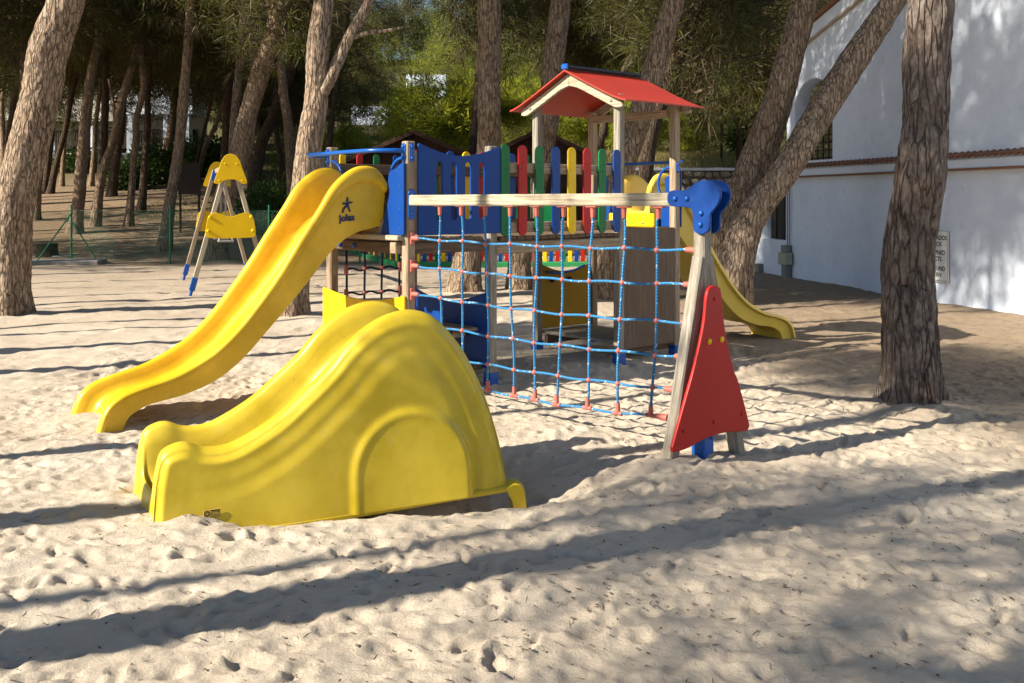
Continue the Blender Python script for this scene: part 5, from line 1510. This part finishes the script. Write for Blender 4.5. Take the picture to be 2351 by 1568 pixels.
for k in range(52):
    for row in range(2):
        q = (k + .5 + 0.5 * row) / 53
        link('stone', SM_[rr.randrange(6)], pw, Matrix.Translation((pwx(100) + (pwx(440) - pwx(100)) * q, -0.12 + 0.4 * q, pwz(384) + (pwz(372) - pwz(384)) * q + row * 0.30)) @ Matrix.Rotation(rr.uniform(-.2, .2), 4, 'Y') @ Matrix.Diagonal((0.27, 0.22, rr.uniform(.28, .36), 1)))
for px, py, w, lab in ((118, 330, 20, 'white planter at the left end of the path wall'), (325, 352, 26, 'long white planter by the path in front of the right porch'), (212, 358, 12, 'small white planter between trunks on the path wall')):
    p = P(px, py, 57)
    b_ = box('planter', (p.x, 57.2, p.z - 0.25), (w * 57 / 2300, 0.5, 0.75), 'white wall', None, 0.03)
    tag(b_, lab, 'planter')
SG = 'shrubs under the pines'
def shrub(px, py, Z, kind, sc, lab, grp=SG, dz=0.0):
    p = P(px, py, Z)
    g = gh(p.x, Z)
    t = empty('shrub', (p.x, Z, g))
    tag(t, lab, 'shrub', grp)
    hz_ = {'shrub1': .3, 'shrub2': .5, 'bright1': 1.4, 'bright2': 1.6}[kind] * sc
    link('foliage', SHRUB[kind], t, Matrix.Translation((0, 0, hz_ + dz)) @ Matrix.Rotation(px, 4, 'Z') @ Matrix.Diagonal((sc, sc, sc, 1)))
    tube('stem', [(0, 0, -.1), (0.03, 0.02, hz_ * .5), (0, 0, hz_)], 0.04 * sc, 'twig', t, 6)
shrub(355, 400, 52, 'shrub2', 1.5, 'dark round shrub left of the sunlit flared pine foot')
shrub(290, 385, 50, 'shrub1', 1.3, 'low dark shrub beside the slim S-curved pine')
shrub(430, 345, 56, 'shrub1', 1.8, 'broad dark shrub below the right porch')
shrub(490, 350, 56, 'shrub2', 1.6, 'green shrub behind the dark upright pine by the swings')
shrub(620, 440, 38, 'shrub2', 1.3, 'dark bush at the foot of the crooked pine above the slide')
shrub(600, 470, 36, 'shrub1', 1.0, 'small bush behind the swing set')
shrub(150, 345, 57, 'shrub2', 0.9, 'bright little shrub on the path wall left of the wavy pine')
shrub(190, 340, 57, 'shrub2', 1.1, 'leafy shrub on the path wall behind the wavy pine')
shrub(342, 347, 56.6, 'shrub1', 0.8, 'small shrub in front of the long white planter')
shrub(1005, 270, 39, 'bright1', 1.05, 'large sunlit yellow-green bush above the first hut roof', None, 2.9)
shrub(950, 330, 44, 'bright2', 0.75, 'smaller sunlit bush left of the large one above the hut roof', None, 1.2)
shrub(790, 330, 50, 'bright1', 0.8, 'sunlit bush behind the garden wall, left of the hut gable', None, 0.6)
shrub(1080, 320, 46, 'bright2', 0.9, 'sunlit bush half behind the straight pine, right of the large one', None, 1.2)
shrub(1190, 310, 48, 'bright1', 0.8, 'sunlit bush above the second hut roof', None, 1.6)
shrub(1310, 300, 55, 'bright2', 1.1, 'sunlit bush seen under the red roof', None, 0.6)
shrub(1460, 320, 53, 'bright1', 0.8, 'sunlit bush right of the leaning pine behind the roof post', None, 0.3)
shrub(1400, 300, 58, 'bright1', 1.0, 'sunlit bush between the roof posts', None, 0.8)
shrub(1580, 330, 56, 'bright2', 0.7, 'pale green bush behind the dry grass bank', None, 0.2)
shrub(1730, 350, 50, 'shrub2', 1.6, 'dark green bush on the bank beside the white house', None)
# rubble heap
for k in range(9):
    p = P(598 + 5.5 * (k % 5) + rr.uniform(-2, 2), 392 - 8 * (k // 5), 45)
    o = link('rock', SM_[k % 6], None, Matrix.Translation((p.x, 45 + rr.uniform(-.2, .2), gh(p.x, 45) + 0.12 + 0.22 * (k // 5))) @ Matrix.Rotation(k, 4, 'Z') @ Matrix.Diagonal((.36, .3, .26, 1)))
    tag(o, 'pale rock in the rubble heap behind the pines above the tall slide', 'rock', 'rubble heap')
# stone retaining wall on the right, its coping and the dry grass bank
rwz = 42.0
rw = empty('retaining_wall', (7.4, rwz, 0))
tag(rw, 'dark dry-stone retaining wall with a pale coping between the tower and the white house', 'wall')
box('core', (0, 0.12, 1.35), (9.6, 0.3, 3.1), 'stone', rw, 0.02)
beam('coping', (-4.85, -0.05, 2.98), (4.85, -0.05, 2.98), 0.42, 0.12, 'white wall', rw, (0, 1, 0), 0.02)
for row in range(9):
    x = -4.8
    while x < 4.7:
        w = rr.uniform(0.26, 0.50)
        link('stone', SM_[rr.randrange(6)], rw, Matrix.Translation((x + w / 2, -0.08 + rr.uniform(-.04, .02), 0.30 + row * 0.31 + rr.uniform(-.03, .03))) @ Matrix.Rotation(rr.uniform(-.15, .15), 4, 'Y') @ Matrix.Diagonal((w * 1.12, 0.36, rr.uniform(.33, .38), 1)))
        x += w
rs = np.random.RandomState(21)
def blades(n, x0, x1, y0, y1, hmin, hmax, wd, tilt=0.35):
    x, y = rs.uniform(x0, x1, n), rs.uniform(y0, y1, n)
    z = ground_h(x, y) - 0.02
    h = rs.uniform(hmin, hmax, n)
    a = rs.uniform(0, 6.28, n)
    dx, dy = rs.normal(0, tilt, n) * h, rs.normal(0, tilt, n) * h
    b = np.stack([x, y, z], 1)
    sd = np.stack([np.cos(a) * wd, np.sin(a) * wd, 0 * a], 1)
    return np.stack([b - sd, b + sd, b + np.stack([dx, dy, h], 1)], 1).reshape(-1, 3)
gv = np.vstack([blades(9000, 1.5, 12.5, 42.6, 54, 0.15, 0.6, 0.02), blades(2500, -16, -9, 40, 56, 0.05, 0.25, 0.02), blades(500, -12, -3, 27, 34, .04, .16, .006)])
g_ = link('dry_grass', npmesh('dry_grass', gv, np.arange(len(gv)).reshape(-1, 3), 'dry grass'))
tag(g_, 'dry yellow grass on the bank and among the pines', 'grass', kind='stuff')
# pale villa up the slope and a low wall at its foot
vz = 84.0
vl = empty('white_villa', (P(905, 250, vz).x, vz, gh(P(930, 0, vz).x, vz)))
tag(vl, 'white villa glimpsed through the foliage above the hut roof', 'house')
vzb = P(0, 310, vz).z - vl.location.z
box('wall', (-1.0, 2, vzb / 2 + 1.2), (5.2, 4, vzb + 2.4), 'white wall', vl, 0.03)
box('wing', (2.6, 3, vzb / 2 + 2.6), (3.4, 4, vzb + 5.2), 'white wall', vl, 0.03)
lw = empty('garden_wall', (P(800, 332, 49).x, 49, gh(P(800, 0, 49).x, 49)))
tag(lw, 'low pale garden wall behind the first hut', 'wall')
box('face', (0, 0, 0.1), (5.6, 0.3, P(0, 333, 49).z - lw.location.z + 0.6), 'cream wall', lw, 0.02)
box('coping', (0, 0, 0.1 + (P(0, 333, 49).z - lw.location.z + 0.6) / 2 + 0.04), (5.7, 0.4, 0.07), 'white wall', lw, 0.01)
# wooded hillside that closes the view
def wood():
    r = np.random.RandomState(33)
    src = []
    for k in ('deep1', 'deep2', 'deep3'):
        me = CROWN[k]
        v = np.zeros(len(me.vertices) * 3, np.float32); me.vertices.foreach_get('co', v)
        f = np.zeros(len(me.loops), np.int32); me.loops.foreach_get('vertex_index', f)
        mi = np.zeros(len(me.polygons), np.int32); me.polygons.foreach_get('material_index', mi)
        v, f = v.reshape(-1, 3), f.reshape(-1, 3)
        src.append((v, f, mi))
    def mass(name, spots, mats, keepf, label):
        nonlocal_base = 0
        Vs, Fs, Ms_ = [], [], []
        for px, Z, z, sc in spots:
            x = P(px, 0, Z).x + r.uniform(-.8, .8)
            v, f, mi = src[r.randint(3)]
            a = r.uniform(0, 6.28)
            keep = r.uniform(size=len(f)) < keepf
            ca, sa = math.cos(a), math.sin(a)
            w = np.stack([v[:, 0] * ca - v[:, 1] * sa, v[:, 0] * sa + v[:, 1] * ca, v[:, 2]], 1) * sc + np.array([x, Z + r.uniform(-2, 2), z])
            used, inv = np.unique(f[keep].ravel(), return_inverse=True)
            Vs.append(w[used]); Fs.append(inv.reshape(-1, 3) + nonlocal_base); Ms_.append(mi[keep])
            nonlocal_base += len(used)
        o = link(name, npmesh(name, np.vstack(Vs), np.vstack(Fs), mats, False, np.concatenate(Ms_)))
        tag(o, label, 'wood', kind='stuff')
    hill = []
    for px in range(-120, 2500, 58):
        for Z, h, sc in ((70, 5.5, 1.0), (88, 5.5, 1.3), (115, 6, 1.6), (150, 6, 1.8)):
            if Z == 70 and (840 < px < 1010 or px < 480): continue
            if Z == 88 and 850 < px < 940: continue
            p_ = px + r.uniform(-20, 20)
            hill.append((p_, Z, gh(P(p_, 0, Z).x, Z) + h * r.uniform(.7, 1.1), sc))
    for px in range(690, 1780, 34):
        if 850 < px < 915: continue
        p_ = px + r.uniform(-15, 15); Z = r.uniform(52, 62)
        hill.append((p_, Z, gh(P(p_, 0, Z).x, Z) + r.uniform(.6, 1.5), r.uniform(.45, .7)))
    mass('hillside_wood', hill, ['bright leaves', 'twig', 'pine needles'], 0.33, 'sunlit green wooded hillside beyond the playground')
    can = []
    for px in range(-100, 720, 46): can += [(px, r.uniform(52, 60), P(0, r.uniform(70, 190), 56).z, 1.15), (min(px + 20, 540), r.uniform(44, 50), P(0, r.uniform(-40, 60), 47).z, 1.1)]
    for px in range(740, 960, 55): can += [(px, r.uniform(50, 58), P(0, r.uniform(0, 90), 54).z, 0.9)]
    for px in range(1290, 1900, 52): can += [(px, r.uniform(46, 54), P(0, r.uniform(-10, 130), 50).z, 1.05), (px + 20, r.uniform(38, 43), P(0, r.uniform(-60, 40), 40).z, 1.0)]
    for px in range(1540, 1860, 60): can += [(px, r.uniform(33, 37), P(0, r.uniform(0, 160), 35).z, 0.8)]
    for px in range(1130, 1900, 40): can += [(px, r.uniform(36, 46), P(0, r.uniform(-60, 60), 42).z, 0.9)]
    for px in range(-60, 700, 60): can += [(px, r.uniform(40, 46), P(0, r.uniform(-60, 30), 43).z, 1.0)]
    for px in range(450, 830, 42): can += [(px, r.uniform(60, 65), P(0, r.uniform(150, 260), 62).z, 0.9)]
    can += [(1880, 31, 4.2, .6), (1840, 33, 5.2, .6), (1900, 36, 2.6, .7)]
    mass('pine_canopy', can, PM, 0.62, 'dark mass of pine branches closing the wood above the trunks')
wood()
# fallen needles and twigs on the sand
def litter():
    n = 14000
    r = np.random.RandomState(77)
    x, y = r.uniform(-4.5, 6.0, n), 2.3 + 9.5 * r.uniform(0, 1, n) ** 1.4
    k = r.uniform(size=n) < 0.5 + 0.9 * pnoise(x * 0.6, y * 0.6, x * 0 + 4) + 0.04 * x
    x, y = x[k], y[k]
    n = len(x)
    z = np.array([gz(a, b) for a, b in zip(x, y)]) + 0.006
    L_ = np.where(r.uniform(size=n) < .75, r.uniform(.012, .03, n), r.uniform(.03, .10, n))
    w = np.where(L_ < 0.03, r.uniform(.003, .008, n), .0022)
    a = r.uniform(0, 6.28, n)
    d = np.stack([np.cos(a), np.sin(a), r.uniform(-.12, .25, n)], 1) * L_[:, None] / 2
    s = np.stack([-np.sin(a), np.cos(a), 0 * a], 1) * w[:, None]
    c = np.stack([x, y, z], 1)
    V = np.stack([c - d, c - s, c + d, c + s], 1).reshape(-1, 3)
    V[1::4, 2] += .003
    o = link('pine_litter', npmesh('pine_litter', V, np.arange(4 * n).reshape(-1, 4), 'litter'))
    tag(o, 'fallen pine needles and twigs strewn on the sand', 'litter', kind='stuff')
litter()
